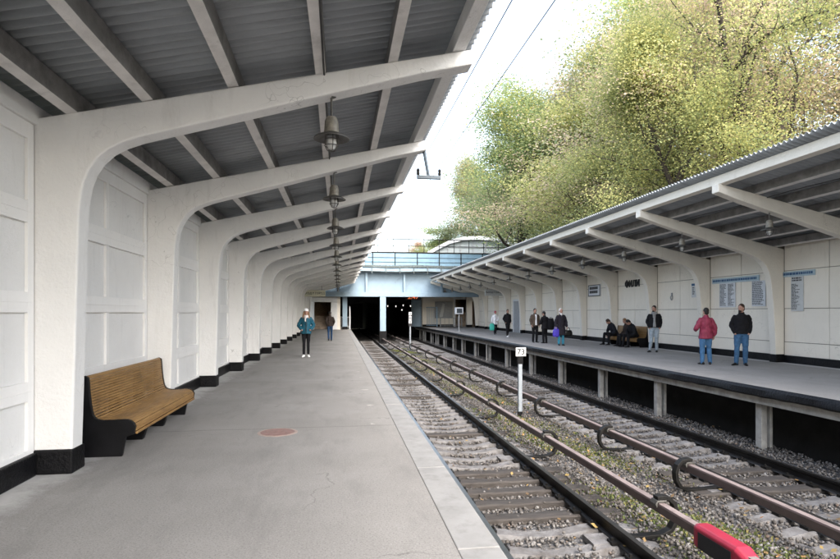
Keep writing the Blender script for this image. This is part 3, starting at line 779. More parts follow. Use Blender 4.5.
# ------------------------------------------------------------------ track-side posts
o = empty('number_post', (4.98, 14.9, -1.3)); tag(o, 'white track marker post with black bands and number plate 73 between the tracks', 'marker post')
mb = MB(); mb.box(-.055, .055, -.05, .05, .15, 1.47); mb.build('post', M['postwhite'], o, bevel=.012)
mb = MB(); mb.box(-.06, .06, -.055, .055, 0, .148); mb.build('foot_band', M['black'], o, bevel=.01)
mb = MB(); mb.box(-.075, .075, -.06, .06, 1.472, 1.70); mb.build('top_band', M['black'], o, bevel=.012)
mb = MB(); mb.box(-.145, .145, -.085, -.062, 1.69, 1.93); pl = mb.build('number_plate', M['sign'], o, bevel=.006)
text('73', .215, M['ink'], 'digits', pl, (0, -.0865, 1.808), (PI/2, 0, 0), .003, sx=1.05)
o = empty('signal_post', (5.35, 41.9, -1.3)); tag(o, 'tall thin marker post with black and white plates standing before the tunnel', 'marker post')
mb = MB(); mb.tube([(0, 0, 0), (0, 0, 1.85)], .065, 10); mb.build('post', M['postwhite'], o, smooth='auto')
mb = MB(); mb.box(-.13, .13, -.05, .05, 1.852, 2.96); hd = mb.build('plate_holder', M['ink'], o, bevel=.01)
mb = MB()
for z0 in (2.08, 2.36, 2.52, 2.68):
    if z0 == 2.68: mb.box(-.11, -.045, -.056, -.051, z0, z0+.25); mb.box(-.044, .11, -.056, -.051, z0+.17, z0+.25); mb.box(.05, .11, -.056, -.051, z0+.04, z0+.169); mb.box(-.044, .049, -.056, -.051, z0, z0+.07)
    elif z0 == 2.08: mb.box(-.11, .11, -.056, -.051, z0, z0+.06); mb.box(-.11, .11, -.056, -.051, z0+.16, z0+.22); mb.box(-.11, -.05, -.056, -.051, z0+.0605, z0+.1595); mb.box(.05, .11, -.056, -.051, z0+.0605, z0+.1595)
    else: mb.box(-.11, .11, -.056, -.051, z0, z0+.09)
mb.build('white_marks', M['sign'], hd)
# monitor on a pole on the right platform
o = empty('monitor_pole', (9.42, 43.2, ZP)); tag(o, 'small boxed monitor on a grey pole near the end of the right platform', 'monitor')
mb = MB(); mb.tube([(0, 0, 0), (0, 0, 1.4)], .05, 10); mb.lathe([(.16, 0), (.16, .02), (.06, .04)]); mb.build('pole', M['grey'], o, smooth='auto')
mb = MB(); mb.box(-.31, .31, -.18, .18, 1.38, 1.9); hx = mb.build('housing', M['greyplate'], o, bevel=.02)
mb = MB(); mb.box(-.22, .22, -.186, -.181, 1.45, 1.82); mb.build('screen', M['screen'], hx)
# bracket at the canopy edge and overhead wires
o = empty('cable_bracket', (1.43, 9.35, 4.33)); tag(o, 'small grey inverted T bracket hanging from the left canopy edge', 'bracket')
mb = MB(); mb.tube([(0, 0, .02), (.08, 0, -.42)], .028, 8); mb.build('drop_arm', M['bracketgrey'], o, smooth='auto')
mb = MB(); mb.box(-.12, .29, -.03, .03, -.46, -.40); mb.build('cross_arm', M['bracketgrey'], o, bevel=.006)
for x in (-.1, .27):
    mb = MB(); mb.lathe([(.022, -.40), (.03, -.37), (.022, -.34), (.03, -.31), (.015, -.285)], (x, 0, 0), 10); mb.build('insulator', M['steel'], o, smooth='auto')
for x, z, lab in ((3.62, 8.45, 'thin overhead wire in the sky nearest the left canopy edge'), (4.50, 8.42, 'thin overhead wire in the sky nearer the trees')):
    mb = MB(); mb.tube([(0, yy, -.25*(1-((yy-35)/45)**2)) for yy in np.linspace(-10, 80, 60)], .013, 6); o = mb.build('overhead_wire', M['cable'], None, smooth=True)
    o.location = (x, -27, z); tag(o, lab, 'wire', 'overhead wires')

# ------------------------------------------------------------------ bridge and the hall under it
YB = 52.0
br = empty('road_bridge', (4, YB, 3.08)); tag(br, 'pale blue steel girder bridge crossing the tracks at the far platform ends', 'bridge')
def B_(mb, name, m, **k):
    o = mb.build(name, m, None, **k); o.parent = br; o.location = (-4, -YB, -3.08); return o
mb = MB(); mb.box(-12, 40, YB+.44, YB+.50, 3.501, 5.271)                     # web
mb.box(-12, 40, YB, YB+.5, 3.08, 3.5); mb.box(-12, 40, YB-.02, YB+.5, 5.272, 5.36)
for i in range(-4, 10):
    x = 2.55+3.56*i; mb.box(x-.10, x+.10, YB+.03, YB+.439, 3.502, 5.268)
B_(mb, 'girder', M['girder'], bevel=.01)
mb = MB(); mb.box(-12, 40, YB-.55, YB+.6, 5.42, 5.75); mb.box(-12, 40, YB+.6, 76, 5.3, 7.0); B_(mb, 'deck', M['girder'])
mb = MB(); mb.box(-12, 40, YB+.52, 76, 3.35, 3.6); B_(mb, 'ceiling', M['dark'])
mb = MB()
for z, yo, r in ((5.83, -.6, .07), (5.95, -.52, .05), (5.40, -.62, .035)): mb.tube([(x, YB+yo+.03*math.sin(x*2.3), z+.03*math.sin(x*1.1+z)) for x in np.arange(-12, 40, .7)], r, 6)
for i in range(-8, 22): mb.box(1.3*i-.03+.4, 1.3*i+.03+.4, YB-.7, YB-.551, 5.2, 6.0)
B_(mb, 'pipes', M['pipe'])
mb = MB(); mb.box(-12, 40, YB-.10, YB-.04, 5.9, 7.17)
B_(mb, 'parapet_panel', M['bluepanel'])
mb = MB(); mb.box(-12, 40, YB-.16, YB+.02, 7.18, 7.28)
for z in (6.3, 6.72): mb.box(-12, 40, YB-.135, YB-.101, z, z+.035)
for i in range(-6, 18):
    x = 1.0+2.1*i; mb.box(x-.04, x+.04, YB-.18, YB-.136, 5.75, 7.18)
B_(mb, 'parapet_frame', M['steel'])
mb = MB()
for z in (8.48, 7.86): mb.tube([(-12, YB-.07, z), (40, YB-.07, z)], .028 if z < 8 else .04, 6)
for i in range(-9, 27):
    x = .7+1.45*i; mb.tube([(x, YB-.07, 7.26), (x, YB-.07, 8.48)], .032, 6)
B_(mb, 'railing', M['steel'])
mb = MB(); mb.box(3.80, 4.36, YB+.02, YB+.5, -.14, 3.078); B_(mb, 'pillar', M['girder'], bevel=.02)
mb = MB(); mb.box(3.74, 4.42, YB-.05, YB+.57, -1.6, -.142); B_(mb, 'pillar_base', M['black'], bevel=.02)
struct(MB().box(-12, 40, YB+.7, 75.8, 7.0, 7.06).build('road', M['roadgrey']))
# tunnel
tn = empty('tunnel', (4, 64, -1.3)); tag(tn, 'dark twin track tunnel mouth below the bridge with arched openings', 'tunnel')
def T_(mb, name, m, **k):
    o = mb.build(name, m, None, **k); o.parent = tn; o.location = (-4, -64, 1.3); return o
mb = MB()
arch = lambda xa, xb: [(xa, -1.6)]+[((xa+xb)/2-(xb-xa)/2*math.cos(PI*k/16), 2.15+.65*math.sin(PI*k/16)) for k in range(17)]+[(xb, -1.6)]
A1, A2 = arch(1.0, 4.55), arch(5.05, 8.55)
poly = [(-1.5, -1.6)]+A1+A2+[(9.8, -1.6), (9.8, 3.349), (-1.5, 3.349)]
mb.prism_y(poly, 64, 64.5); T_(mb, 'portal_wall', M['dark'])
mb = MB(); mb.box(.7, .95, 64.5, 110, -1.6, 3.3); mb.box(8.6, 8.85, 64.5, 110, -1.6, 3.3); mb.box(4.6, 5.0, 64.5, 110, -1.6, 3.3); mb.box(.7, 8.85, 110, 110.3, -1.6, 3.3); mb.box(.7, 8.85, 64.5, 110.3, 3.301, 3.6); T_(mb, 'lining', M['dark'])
for i, (x, z, y) in enumerate(((5.55, 2.3, 63.9), (6.5, 2.27, 63.9), (7.35, 2.38, 63.9), (8.2, 2.3, 63.9), (7.2, 1.85, 63.9))):
    mb = MB(); mb.ell((0, 0, 0), (.045, .04, .045), 10); mb.box(-.05, .05, .0, .1, .05, .12); o = mb.build('tunnel_lamp', M['tlamp'], None, smooth=True); o.location = (x, y, z)
    tag(o, ['small lit tunnel lamp nearest the bridge pillar', 'small lit tunnel lamp second from the bridge pillar', 'small lit tunnel lamp third from the bridge pillar', 'small lit tunnel lamp nearest the blue fence', 'lowest small lit tunnel lamp hanging below the row'][i], 'lamp', 'small lamps at the tunnel mouth')
o = empty('interval_clock', (7.1, 53.4, 2.82)); tag(o, 'dark interval clock with glowing red digits under the bridge girder', 'clock')
mb = MB(); mb.box(-.75, .75, -.08, .08, 0, .42); mb.build('case', M['ink'], o, bevel=.01)
text('2:47', .42, M['led'], 'digits', o, (0, -.083, .24), (PI/2, 0, 0), .003, sx=1.5)
mb = MB()
for x in (-.5, .5): mb.box(x-.02, x+.02, -.02, .02, .421, .53)
mb.build('hanger', M['steel'], o)
# left end: door surround and stairwell behind it
dw = empty('stair_doorway', (-1.43, 53, 0)); tag(dw, 'white framed doorway to the brown stairwell at the left platform end', 'doorway')
def D_(mb, name, m, **k):
    o = mb.build(name, m, None, **k); o.parent = dw; o.location = (1.43, -53, 0); return o
mb = MB(); mb.box(-2.75, -2.29, 52.9, 53.25, 0, 2.58); mb.box(-.75, -.16, 52.9, 53.25, 0, 2.58); mb.box(-2.75, -.16, 52.9, 53.25, 2.581, 3.04); D_(mb, 'door_frame', M['white'], bevel=.02)
mb = MB(); mb.box(-3.2, -2.755, 53, 53.3, 0, 3.34); mb.box(-2.75, -.16, 53, 53.3, 3.045, 3.34); mb.box(-.155, .12, 53, 53.3, 0, 3.34); D_(mb, 'end_wall', M['cream'])
mb = MB(); mb.box(-3.2, -2.95, 53.3, 60, 0, 3.34); mb.box(-.1, .1, 53.3, 60, 0, 3.34); mb.box(-3.2, .1, 60, 60.2, 0, 3.34); D_(mb, 'stairwell_wall', M['brown'])
mb = MB()
for k in range(8): mb.box(-2.95, -.1, 54.6+.33*k, 54.93+.33*k, 0, .16*(k+1))
D_(mb, 'stairs', M['stairbrown'])
o = empty('end_column', (.55, 53.2, 0)); tag(o, 'pale blue square column between the left doorway and the tunnel', 'column')
mb = MB(); mb.box(-.22, .22, -.2, .2, .26, 3.34); mb.build('shaft', M['girder'], o, bevel=.02)
mb = MB(); mb.box(-.24, .24, -.22, .22, 0, .258); mb.build('base_band', M['black'], o)
def fence(name, pts, h, n, label, mat, parent=None, zb=0):
    o = empty(name, (*pts[0], zb)); tag(o, label, 'fence'); a = Vector((0, 0)); b = Vector(pts[1])-Vector(pts[0])
    mb = MB()
    for z in (.15, h): mb.tube([(a.x, a.y, z), (b.x, b.y, z)], .028, 6)
    mb.build('rails', mat, o)
    mb = MB()
    for k in range(n+1):
        p = a.lerp(b, k/n); mb.tube([(p.x, p.y, .15), (p.x, p.y, h)], .016, 5)
    mb.build('bars', mat, o)
    mb = MB()
    for q in (a, b): mb.box(q.x-.04, q.x+.04, q.y-.04, q.y+.04, 0, h+.06)
    mb.build('posts', mat, o)
    return o
fence('platform_gate', [(.2, 55.5), (1.06, 55.5)], 1.15, 8, 'low pale railing closing the left platform end beside the tunnel', M['white'])
o = empty('end_screen', (1.02, 53.1, 0)); tag(o, 'narrow white curved end screen at the left platform edge by the tunnel', 'screen')
mb = MB(); mb.prism_x([(0, 0), (0, 1.75), (.2, 2.1), (.7, 2.25), (.7, 0)], -.05, .05); mb.build('panel', M['white'], o, bevel=.015)
fence('platform_fence', [(8.5, 58.6), (10.1, 57.0)], 2.05, 14, 'tall blue barred fence at the far end of the right platform', M['fence'], zb=ZP)
fence('stair_railing', [(10.2, 55.6), (12.4, 55.6)], .95, 5, 'low grey railing before the stair wall at the right platform end', M['grey'], zb=ZP)
# right end: stair hall
hl = empty('stair_hall', (12, 58, ZP)); tag(hl, 'cream stair hall wall with a dark arched stair opening at the right platform end', 'stair hall')
def H_(mb, name, m, **k):
    o = mb.build(name, m, None, **k); o.parent = hl; o.location = (-12, -58, -ZP); return o
op = [(12.25, ZP)]+[(12.25, 3.0)]+[(13.6, 3.0)]+[(13.6+1.0*math.sin(PI/2*k/8), 2.1+.9*math.cos(PI/2*k/8)) for k in range(1, 9)]+[(14.6, ZP)]
mb = MB(); mb.prism_y([(8.7, ZP)]+op+[(19, ZP), (19, 3.345), (8.7, 3.345)], 58, 58.35); H_(mb, 'wall', M['cream_panel'], bevel=.01)
mb = MB(); mb.prism_y([(12.05, ZP), (12.05, 3.15), (14.75, 3.15), (14.75, ZP), (14.62, ZP), (14.62, 3.02), (12.24, 3.02), (12.24, ZP)], 57.9, 57.998); H_(mb, 'opening_trim', M['white'], bevel=.01)
mb = MB(); mb.box(8.7, 9.0, 58.35, 64, ZP, 3.345); mb.box(12.0, 12.2, 58.35, 66, ZP, 3.345); mb.box(14.7, 14.9, 58.35, 66, ZP, 3.345); mb.box(12, 14.9, 66, 66.2, ZP, 3.345); H_(mb, 'stairwell_wall', M['brown'])
mb = MB(); mb.box(12, 20, 52, 66, -.5, ZP-.003); H_(mb, 'floor', M['stairbrown'])
mb = MB()
for k in range(10): mb.box(12.2, 14.7, 59.5+.33*k, 59.83+.33*k, ZP, ZP+.16*(k+1))
H_(mb, 'stairs', M['stairbrown'])
mb = MB(); mb.box(8.7, 12.04, 57.95, 57.999, ZP, ZP+.24); mb.box(14.76, 19, 57.95, 57.999, ZP, ZP+.24); H_(mb, 'skirting', M['black'])
mb = MB(); mb.lathe([(.85, ZP), (.85, 3.345)], (8.55, 59.4, 0), 24); H_(mb, 'round_pier', M['girder'], smooth='auto')
o = empty('poster_case', (11.0, 57.94, 1.0)); tag(o, 'glazed poster case with a pale slanted figure on the stair hall wall', 'poster')
mb = MB(); mb.box(-.95, .95, -.09, .05, 0, 1.75); mb.build('case', M['grey'], o, bevel=.02)
mb = MB(); mb.prism_y([(-.5, .1), (-.15, .15), (.1, 1.5), (-.15, 1.6)], -.096, -.091); mb.build('print', M['sign'], o)
for i, (x, y) in enumerate(((13.6, 53.0), (13.1, 55.3))):
    o = empty('end_column', (x, y, ZP)); tag(o, ['cream square column with black base left of the grey door', 'cream square column with black base next to the stair opening'][i], 'column', 'cream columns by the right stairs')
    mb = MB(); mb.box(-.28, .28, -.25, .25, .26, 3.24); mb.build('shaft', M['cream'], o, bevel=.02)
    mb = MB(); mb.box(-.30, .30, -.27, .27, 0, .258); mb.build('base_band', M['black'], o)
o = empty('service_door', (13.26, 40.3, ZP)); tag(o, 'grey framed service door in the cream wall near the right platform end', 'door')
mb = MB(); mb.box(-.08, 0, -.85, -.72, 0, 2.35); mb.box(-.08, 0, .72, .85, 0, 2.35); mb.box(-.08, 0, -.85, .85, 2.351, 2.5); mb.build('frame', M['white'], o, bevel=.01)
mb = MB(); mb.box(-.04, -.01, -.718, .718, .01, 2.348); d = mb.build('panel', M['grey'], o)
mb = MB(); mb.tube([(-.05, .55, 1.0), (-.09, .55, 1.0), (-.09, .42, 1.0)], .012, 6); mb.build('handle', M['steel'], d)
# glazed pavilion on the bridge
pv = empty('glass_pavilion', (10, 63, 7.06)); tag(pv, 'glazed entrance pavilion with white curved roof standing on the bridge', 'pavilion')
roof = [(0, 1.45), (1.2, 2.15), (2.6, 2.85), (4.3, 3.3), (6.2, 3.4), (8.5, 3.1), (11, 2.6)]
mb = MB(); mb.prism_y([(x, z) for x, z in roof]+[(x, z-.42) for x, z in reversed(roof)], -.3, 6.5); mb.build('roof', M['white'], pv, bevel=.02)
m_, N_, L_, B__ = new_mat('pale_glass'); B__.inputs['Base Color'].default_value = (.42, .46, .47, 1); B__.inputs['Roughness'].default_value = .2; B__.inputs['Alpha'].default_value = .9
M['paleglass'] = m_
def rz(x):
    for (a, b), (c, d) in zip(roof[:-1], roof[1:]):
        if a <= x <= c: return b+(d-b)*(x-a)/(c-a)-.44
mb = MB(); xs = [.9, 2.4, 3.9, 5.4, 6.9, 8.4, 9.9]
mb.prism_y([(.7, .3)]+[(x, rz(x)-.02) for x in [.7]+xs+[10.4]]+[(10.4, .3)], .1, .13); mb.build('glazing', M['paleglass'], pv)
mb = MB()
for x in xs: mb.box(x-.045, x+.045, .0, .09, .25, rz(x)-.03)
for z in (1.0, 2.1): mb.box(1.5 if z > 1.5 else .7, 10.4, .01, .08, z-.03, z+.03)
mb.build('mullions', M['grey'], pv)
mb = MB(); mb.box(.4, 10.8, -.1, 6.3, 0, .29); mb.build('plinth', M['girder'], pv)

# ------------------------------------------------------------------ trees
def make_tree(seed, H, spread, nleaf, lsize, bare=.25, n1=13, sig=.42, up=.35):
    rg = np.random.default_rng(seed); rd = random.Random(seed)
    mb = MB(); twigs = []
    def branch(p, d, L, r, lvl):
        n = {0: 9, 1: 6, 2: 4, 3: 3}[lvl]; pts = [Vector(p)]; rs = [r]; d = Vector(d).normalized()
        for i in range(n):
            wv = {0: .07, 1: .2, 2: .28, 3: .35}[lvl]
            d = (d+Vector((rd.gauss(0, wv), rd.gauss(0, wv), rd.gauss(0, wv)+(.08 if lvl else .05)))).normalized()
            pts.append(pts[-1]+d*L/n); rs.append(max(.006, r*(1-.78*(i+1)/n)))
        mb.tube(pts, rs, {0: 9, 1: 6, 2: 4, 3: 3}[lvl], cap=False)
        if lvl >= 2: twigs.append([(q.x, q.y, q.z) for q in pts])
        if lvl == 3: return
        k = {0: n1, 1: 6, 2: 4}[lvl]
        for j in range(k):
            t = (bare+(1-bare)*(j+rd.random())/k) if lvl == 0 else .25+.75*(j+rd.random())/k
            t = min(t, .98); fi = t*n; i = int(fi); q = pts[i].lerp(pts[i+1], fi-i)
            dd = (pts[i+1]-pts[i]).normalized(); a = rd.uniform(0, 2*PI) if lvl else j*2.4+rd.uniform(-.4, .4)
            o1 = dd.orthogonal().normalized(); o2 = dd.cross(o1); side = o1*math.cos(a)+o2*math.sin(a)
            ang = rd.uniform(.6, 1.05) if lvl else R(72)*(1-.55*t)+rd.uniform(-.1, .1)
            nd = dd*math.cos(ang)+side*math.sin(ang)
            if lvl == 0: l2 = spread*(1.05-.55*max(0, (t-.45)/.55))*rd.uniform(.75, 1.15)
            else: l2 = L*rd.uniform(.38, .62)
            branch(q, nd, l2, rs[i]*rd.uniform(.42, .6), lvl+1)
    branch((0, 0, -.3), (rd.uniform(-.06, .06), rd.uniform(-.06, .06), 1), H*.93, H*.0125+.03, 0)
    tw = np.array([q for t in twigs for q in t]); per = np.array([i for i, t in enumerate(twigs) for q in t])
    ntw = len(twigs); dens = rg.gamma(1.6, 1, ntw); tint = rg.normal(0, .16, ntw)
    w = dens[per]; w = w/w.sum()
    idx = rg.choice(len(tw), nleaf, p=w)
    c = tw[idx]+rg.normal(0, sig, (nleaf, 3))*np.array([1, 1, .7])
    nrm = rg.normal(size=(nleaf, 3)); nrm[:, 2] = np.abs(nrm[:, 2])+.25; nrm /= np.linalg.norm(nrm, axis=1)[:, None]
    u = np.cross(nrm, rg.normal(size=(nleaf, 3))); u /= np.linalg.norm(u, axis=1)[:, None]; v = np.cross(nrm, u)
    s = lsize*(.6+.7*rg.random(nleaf))[:, None]
    V = np.stack([c-u*s*.5, c+v*s*.36+nrm*s*.06, c+u*s*.55, c-v*s*.36+nrm*s*.06], 1).reshape(-1, 3)
    hue = np.clip(.42+tint[per[idx]]+rg.normal(0, .2, nleaf)+.012*(c[:, 2]-H*.5), 0, 1)
    return mb, V, np.repeat(hue, 4), float(np.percentile(c[:, 2], 99))
KINDS = {'dense': (21, 15, 4.6, 95000, .10, .25, 18, .50), 'broad': (22, 16, 5.0, 85000, .10, .26, 17, .50), 'airy': (23, 17, 4.8, 68000, .092, .26, 16, .48), 'thin': (24, 17, 5.0, 36000, .082, .28, 13, .42)}
proto = {}
for k, (sd, Hh, sp, nl, ls, ba, n1, sg) in KINDS.items():
    mb, V, hue, top = make_tree(sd, Hh, sp, nl, ls, ba, n1, sg)
    t = empty('tree')
    tr = mb.build('trunk', M['bark'], t, smooth=True, fix=False)
    cr = np_mesh('crown', V, np.arange(len(V)).reshape(-1, 4), M['lf_green'], t, attr=('hue', hue))
    proto[k] = (t, top); t['used'] = 0
def put_tree(kind, x, y, h, leaf, label, rz=0., wide=1.0):
    t, H0 = proto[kind]
    o = t if not t['used'] else copy_tree(t)
    t['used'] = 1; k = h/H0
    o.location = (x, y, 1.5); o.scale = (k*wide, k*wide, k); o.rotation_euler = (0, 0, rz)
    tag(o, label, 'tree', 'autumn trees behind the right platform')
    for c in children(o):
        if c.name.startswith('crown'):
            c.material_slots[0].link = 'OBJECT'; c.material_slots[0].material = M[leaf]
TREES = [
 ('airy', 22.5, 43, 23, 'lf_pink', 'tall tan and pinkish tree in the middle of the treeline behind the yellow tree', 1.2, 1.4),
 ('broad', 30.0, 33, 27, 'lf_olive', 'large pale olive tree farthest back over the middle of the right canopy', 2.2, 1.3),
 ('airy', 31.0, 24, 26, 'lf_pink', 'large tan tree farthest back at the right edge', 3.3, 1.3),
 ('dense', 16.9, 50, 20.5, 'lf_green', 'tall dense green tree with yellowing top nearest the bridge on the treeline', 0, 1.4),
 ('broad', 19.0, 45, 20.5, 'lf_olive', 'tall olive and tan tree standing right of the dense green tree', 1, 1.45),
 ('dense', 18.3, 36, 15, 'lf_yellow', 'bright yellow green tree over the middle of the right canopy', 2, 1.5),
 ('airy', 20.5, 31, 21, 'lf_pink', 'tall loose tree with pinkish tan leaves above the yellow tree', .6, 1.3),
 ('broad', 19.0, 27, 14, 'lf_yellow', 'yellow tree low over the right canopy beside the bare trunks', 4, 1.2),
 ('thin', 19.5, 20.5, 20, 'lf_pink', 'nearly bare tree with dark branches and few pinkish leaves at far right', .2, 1.0),
 ('thin', 21.5, 24.5, 21, 'lf_yellow', 'slender half bare tree with sparse yellow leaves behind the dark branches', 2.4, 1.0),
 ('airy', 28.0, 40, 25, 'lf_green', 'tall dark green tree at the back whose top leaves the frame', 3.1, 1.35),
 ('airy', 27.0, 28, 23, 'lf_olive', 'airy olive tree at the back behind the pinkish trees', 5, 1.3),
 ('dense', 26.0, 80, 26, 'lf_olive', 'round olive tree far back above the glazed pavilion', 1.7, 1.2),
 ('dense', 16.8, 84, 13.5, 'lf_green', 'distant small green tree behind the pavilion roof at the left end', 2.9, 1.9),
 ('broad', 24.5, 80, 22, 'lf_olive', 'distant olive tree sloping down to the bridge left of the tall green tree', 3.9, 1.05),
 ('airy', 13.8, 92, 12, 'lf_rust', 'distant low rust brown tree showing over the bridge railing', 2, .9),
 ('thin', 25.5, 18.5, 21, 'lf_olive', 'thin olive tree with bare twigs at the back on the far right', 4.4, 1.0),
 ('broad', 24.0, 49, 24, 'lf_yellow', 'yellow tree at the back between the green and olive trees', 5.2, 1.4),
]
for kd, x, y, h, leaf, lab, rz_, wd in TREES: put_tree(kd, x, y, h, leaf, lab, rz_, wd)

# ------------------------------------------------------------------ people
def limb(mb, pts, rs, n=12, sub=4):
    P = [Vector(p) for p in pts]
    for (a, ra), (b, rb) in zip(list(zip(P, rs))[:-1], list(zip(P, rs))[1:]):
        mb.tube([a.lerp(b, k/sub) for k in range(sub+1)], [ra+(rb-ra)*k/sub+.06*ra*math.sin(PI*k/sub) for k in range(sub+1)], n)
    for p, r in zip(P, rs): mb.ell(p, (r, r, r), n)
def remeshed(mb, name, mat, parent, k, voxel=.013, fold=0, extra=None, smooth=2):
    o = mb.build('tmp', mat, None)
    md = o.modifiers.new('r', 'REMESH'); md.mode = 'VOXEL'; md.voxel_size = voxel; md.use_smooth_shade = True
    sm = o.modifiers.new('s', 'SMOOTH'); sm.factor = .5; sm.iterations = smooth
    if fold:
        tx = bpy.data.textures.new('folds', 'CLOUDS'); tx.noise_scale = .10; tx.noise_depth = 2
        d = o.modifiers.new('d', 'DISPLACE'); d.texture = tx; d.strength = fold; d.mid_level = .5; d.texture_coords = 'LOCAL'
    me = bpy.data.meshes.new_from_object(o.evaluated_get(bpy.context.evaluated_depsgraph_get()))
    old = o.data; bpy.data.objects.remove(o); bpy.data.meshes.remove(old)
    if extra and extra.v:
        bm = bmesh.new(); bm.from_mesh(me); e = bpy.data.meshes.new('e'); e.from_pydata(extra.v, [], extra.f); bm.from_mesh(e)
        bmesh.ops.recalc_face_normals(bm, faces=bm.faces); bm.to_mesh(me); bm.free(); bpy.data.meshes.remove(e)
    me.polygons.foreach_set('use_smooth', [True]*len(me.polygons))
    me.transform(Matrix.Scale(k, 4)); me.name = name
    r = bpy.data.objects.new(name, me); COL.objects.link(r); r.parent = parent
    return r
def person(loc, rz, Ht, label, wear, group=None, lean=0, hip=.93, head=(0, 0), arms=None, legs=None, female=False):
    k = Ht/1.75
    t = empty('person', loc, rz); tag(t, label, 'person', group)
    sw = .172 if female else .19; hw = .085
    A = {1: ((.235, -.03, 1.15), (.235, .05, .91)), -1: ((-.235, -.03, 1.15), (-.235, .05, .91))}
    if arms: A.update(arms)
    Lg = {1: ((.095, .025, .50), (.10, -.02, .085)), -1: ((-.095, .025, .50), (-.10, -.02, .085))}
    if legs: Lg.update(legs)
    ca, sa = math.cos(R(lean)), math.sin(R(lean)); dz = hip-.93
    def T(p):
        x, y, z = p; z0 = z-.93; return Vector((x, y*ca+z0*sa, hip-y*sa+z0*ca))
    hy, hp = R(head[0]), R(head[1]); nk = Vector((0, -.005, 1.50))
    HM = Matrix.Rotation(-hy, 3, 'Z') @ Matrix.Rotation(-hp, 3, 'X')     # yaw > 0 turns to the figure's right
    def Hd(p): return T(nk+HM @ (Vector(p)-nk))
    LM = Matrix.Rotation(-R(lean), 3, 'X')
    def hell(mb, c, r, n=14, tilt=None):
        mb.ell(Hd(c), r, n, LM @ HM if tilt is None else LM @ HM @ tilt)
    def ring(z, rx, ry, y=0, n=18): return [T((rx*math.cos(2*PI*i/n), y+ry*math.sin(2*PI*i/n), z)) for i in range(n)]
    sk = lambda *a: a
    # body: one surface
    mb = MB()
    hell(mb, (0, .012, 1.640), (.074, .094, .108)); hell(mb, (0, .036, 1.575), (.056, .066, .062)); hell(mb, (0, .055, 1.545), (.032, .042, .03))
    hell(mb, (0, .110, 1.618), (.014, .022, .026)); hell(mb, (0, .118, 1.603), (.018, .016, .013))
    for s_ in (-1, 1): hell(mb, (s_*.076, .005, 1.620), (.012, .024, .034)); hell(mb, (s_*.028, .092, 1.652), (.022, .018, .012))
    limb(mb, [T((0, -.012, 1.40)), Hd((0, .0, 1.58))], [.058, .054])
    mb.loft([ring(z, a, b, y) for z, a, b, y in ((.86, .14, .10, 0), (.95, .155, .108, -.01), (1.08, .135, .095, .005), (1.22, .155, .108, .0), (1.34, .145, .098, -.005), (1.42, .105, .075, -.01), (1.47, .06, .055, -.01))])
    fing = MB()
    for s_ in (1, -1):
        el, wr = A[s_][0], A[s_][1]; pocket = len(A[s_]) > 2 and A[s_][2] == 'pocket'
        sh = T((s_*(sw-.03), -.01, 1.37)); e = T(el); w_ = T(wr)
        limb(mb, [sh, e, w_], [.042, .036, .028])
        d = (w_-e).normalized()
        if pocket: mb.ell(w_+d*.04, (.035, .035, .035), 10); continue
        side = d.cross(Vector((0, 1, 0)) if abs(d.y) < .8 else Vector((0, 0, 1))).normalized(); flat = d.cross(side).normalized()
        # palm: wide along flat axis, thin across; knuckle row carries four fingers, thumb leaves the side near the wrist
        rot = Matrix((flat, side, d)).transposed()
        mb.ell(w_+d*.045, (.042, .018, .055), 12, rot); mb.ell(w_+d*.0, (.028, .022, .03), 10, rot)
        inn = side*(-s_ if side.x > 0 else s_)
        for j, (o_, l_) in enumerate(((.030, .066), (.011, .078), (-.009, .072), (-.028, .056))):
            b0 = w_+d*.082+flat*o_
            c1 = b0+d*l_*.5+inn*.010; c2 = c1+d*l_*.34+inn*.024; c3 = c2+d*l_*.16+inn*.026
            fing.tube([b0-d*.02, b0, c1, c2, c3], [.009, .0095, .009, .008, .005], 8)
        fwd = flat if flat.y > 0 else -flat
        tb = w_+d*.028+fwd*.034; fing.tube([tb-fwd*.02, tb, tb+fwd*.022+d*.028, tb+fwd*.024+d*.058+inn*.008], [.013, .0125, .011, .007], 8)
    for s_ in (1, -1):
        kn, an = Lg[s_][0], Lg[s_][1]
        hp_ = Vector((s_*hw, 0, hip-.02)); limb(mb, [hp_, kn, an], [.066, .044, .033])
    remeshed(mb, 'body', M['skin'], t, k, .0125, extra=fing)
    for s_ in (-1, 1):
        e = MB(); hell(e, (s_*.029, .100, 1.641), (.011, .008, .006), 10); o = e.build('eye', M['eye'], t, smooth=True); o.data.transform(Matrix.Scale(k, 4))
    e = MB(); hell(e, (0, .096, 1.577), (.022, .010, .006), 10); o = e.build('mouth', M['lips'], t, smooth=True); o.data.transform(Matrix.Scale(k, 4))
    # trousers
    W = wear; tr = W['trousers']; tw = tr[1]
    mb = MB()
    if hip > .7: mb.loft([ring(z, a, b) for z, a, b in ((.84, .145, .112), (.92, .165, .122), (1.02, .150, .112))])
    else: mb.ell((0, -.02, hip), (.17, .14, .12), 16)
    for s_ in (1, -1):
        kn, an = Vector(Lg[s_][0]), Vector(Lg[s_][1]); hp_ = Vector((s_*hw, 0, hip-.02))
        limb(mb, [hp_, hp_.lerp(kn, .5), kn, kn.lerp(an, .45), an+Vector((0, 0, -.02))], [.090*tw, .084*tw, .064*tw, .062*tw, .050*tw])
    remeshed(mb, 'trousers', M[tr[0]], t, k, .014, fold=.022 if tw > .95 else .008)
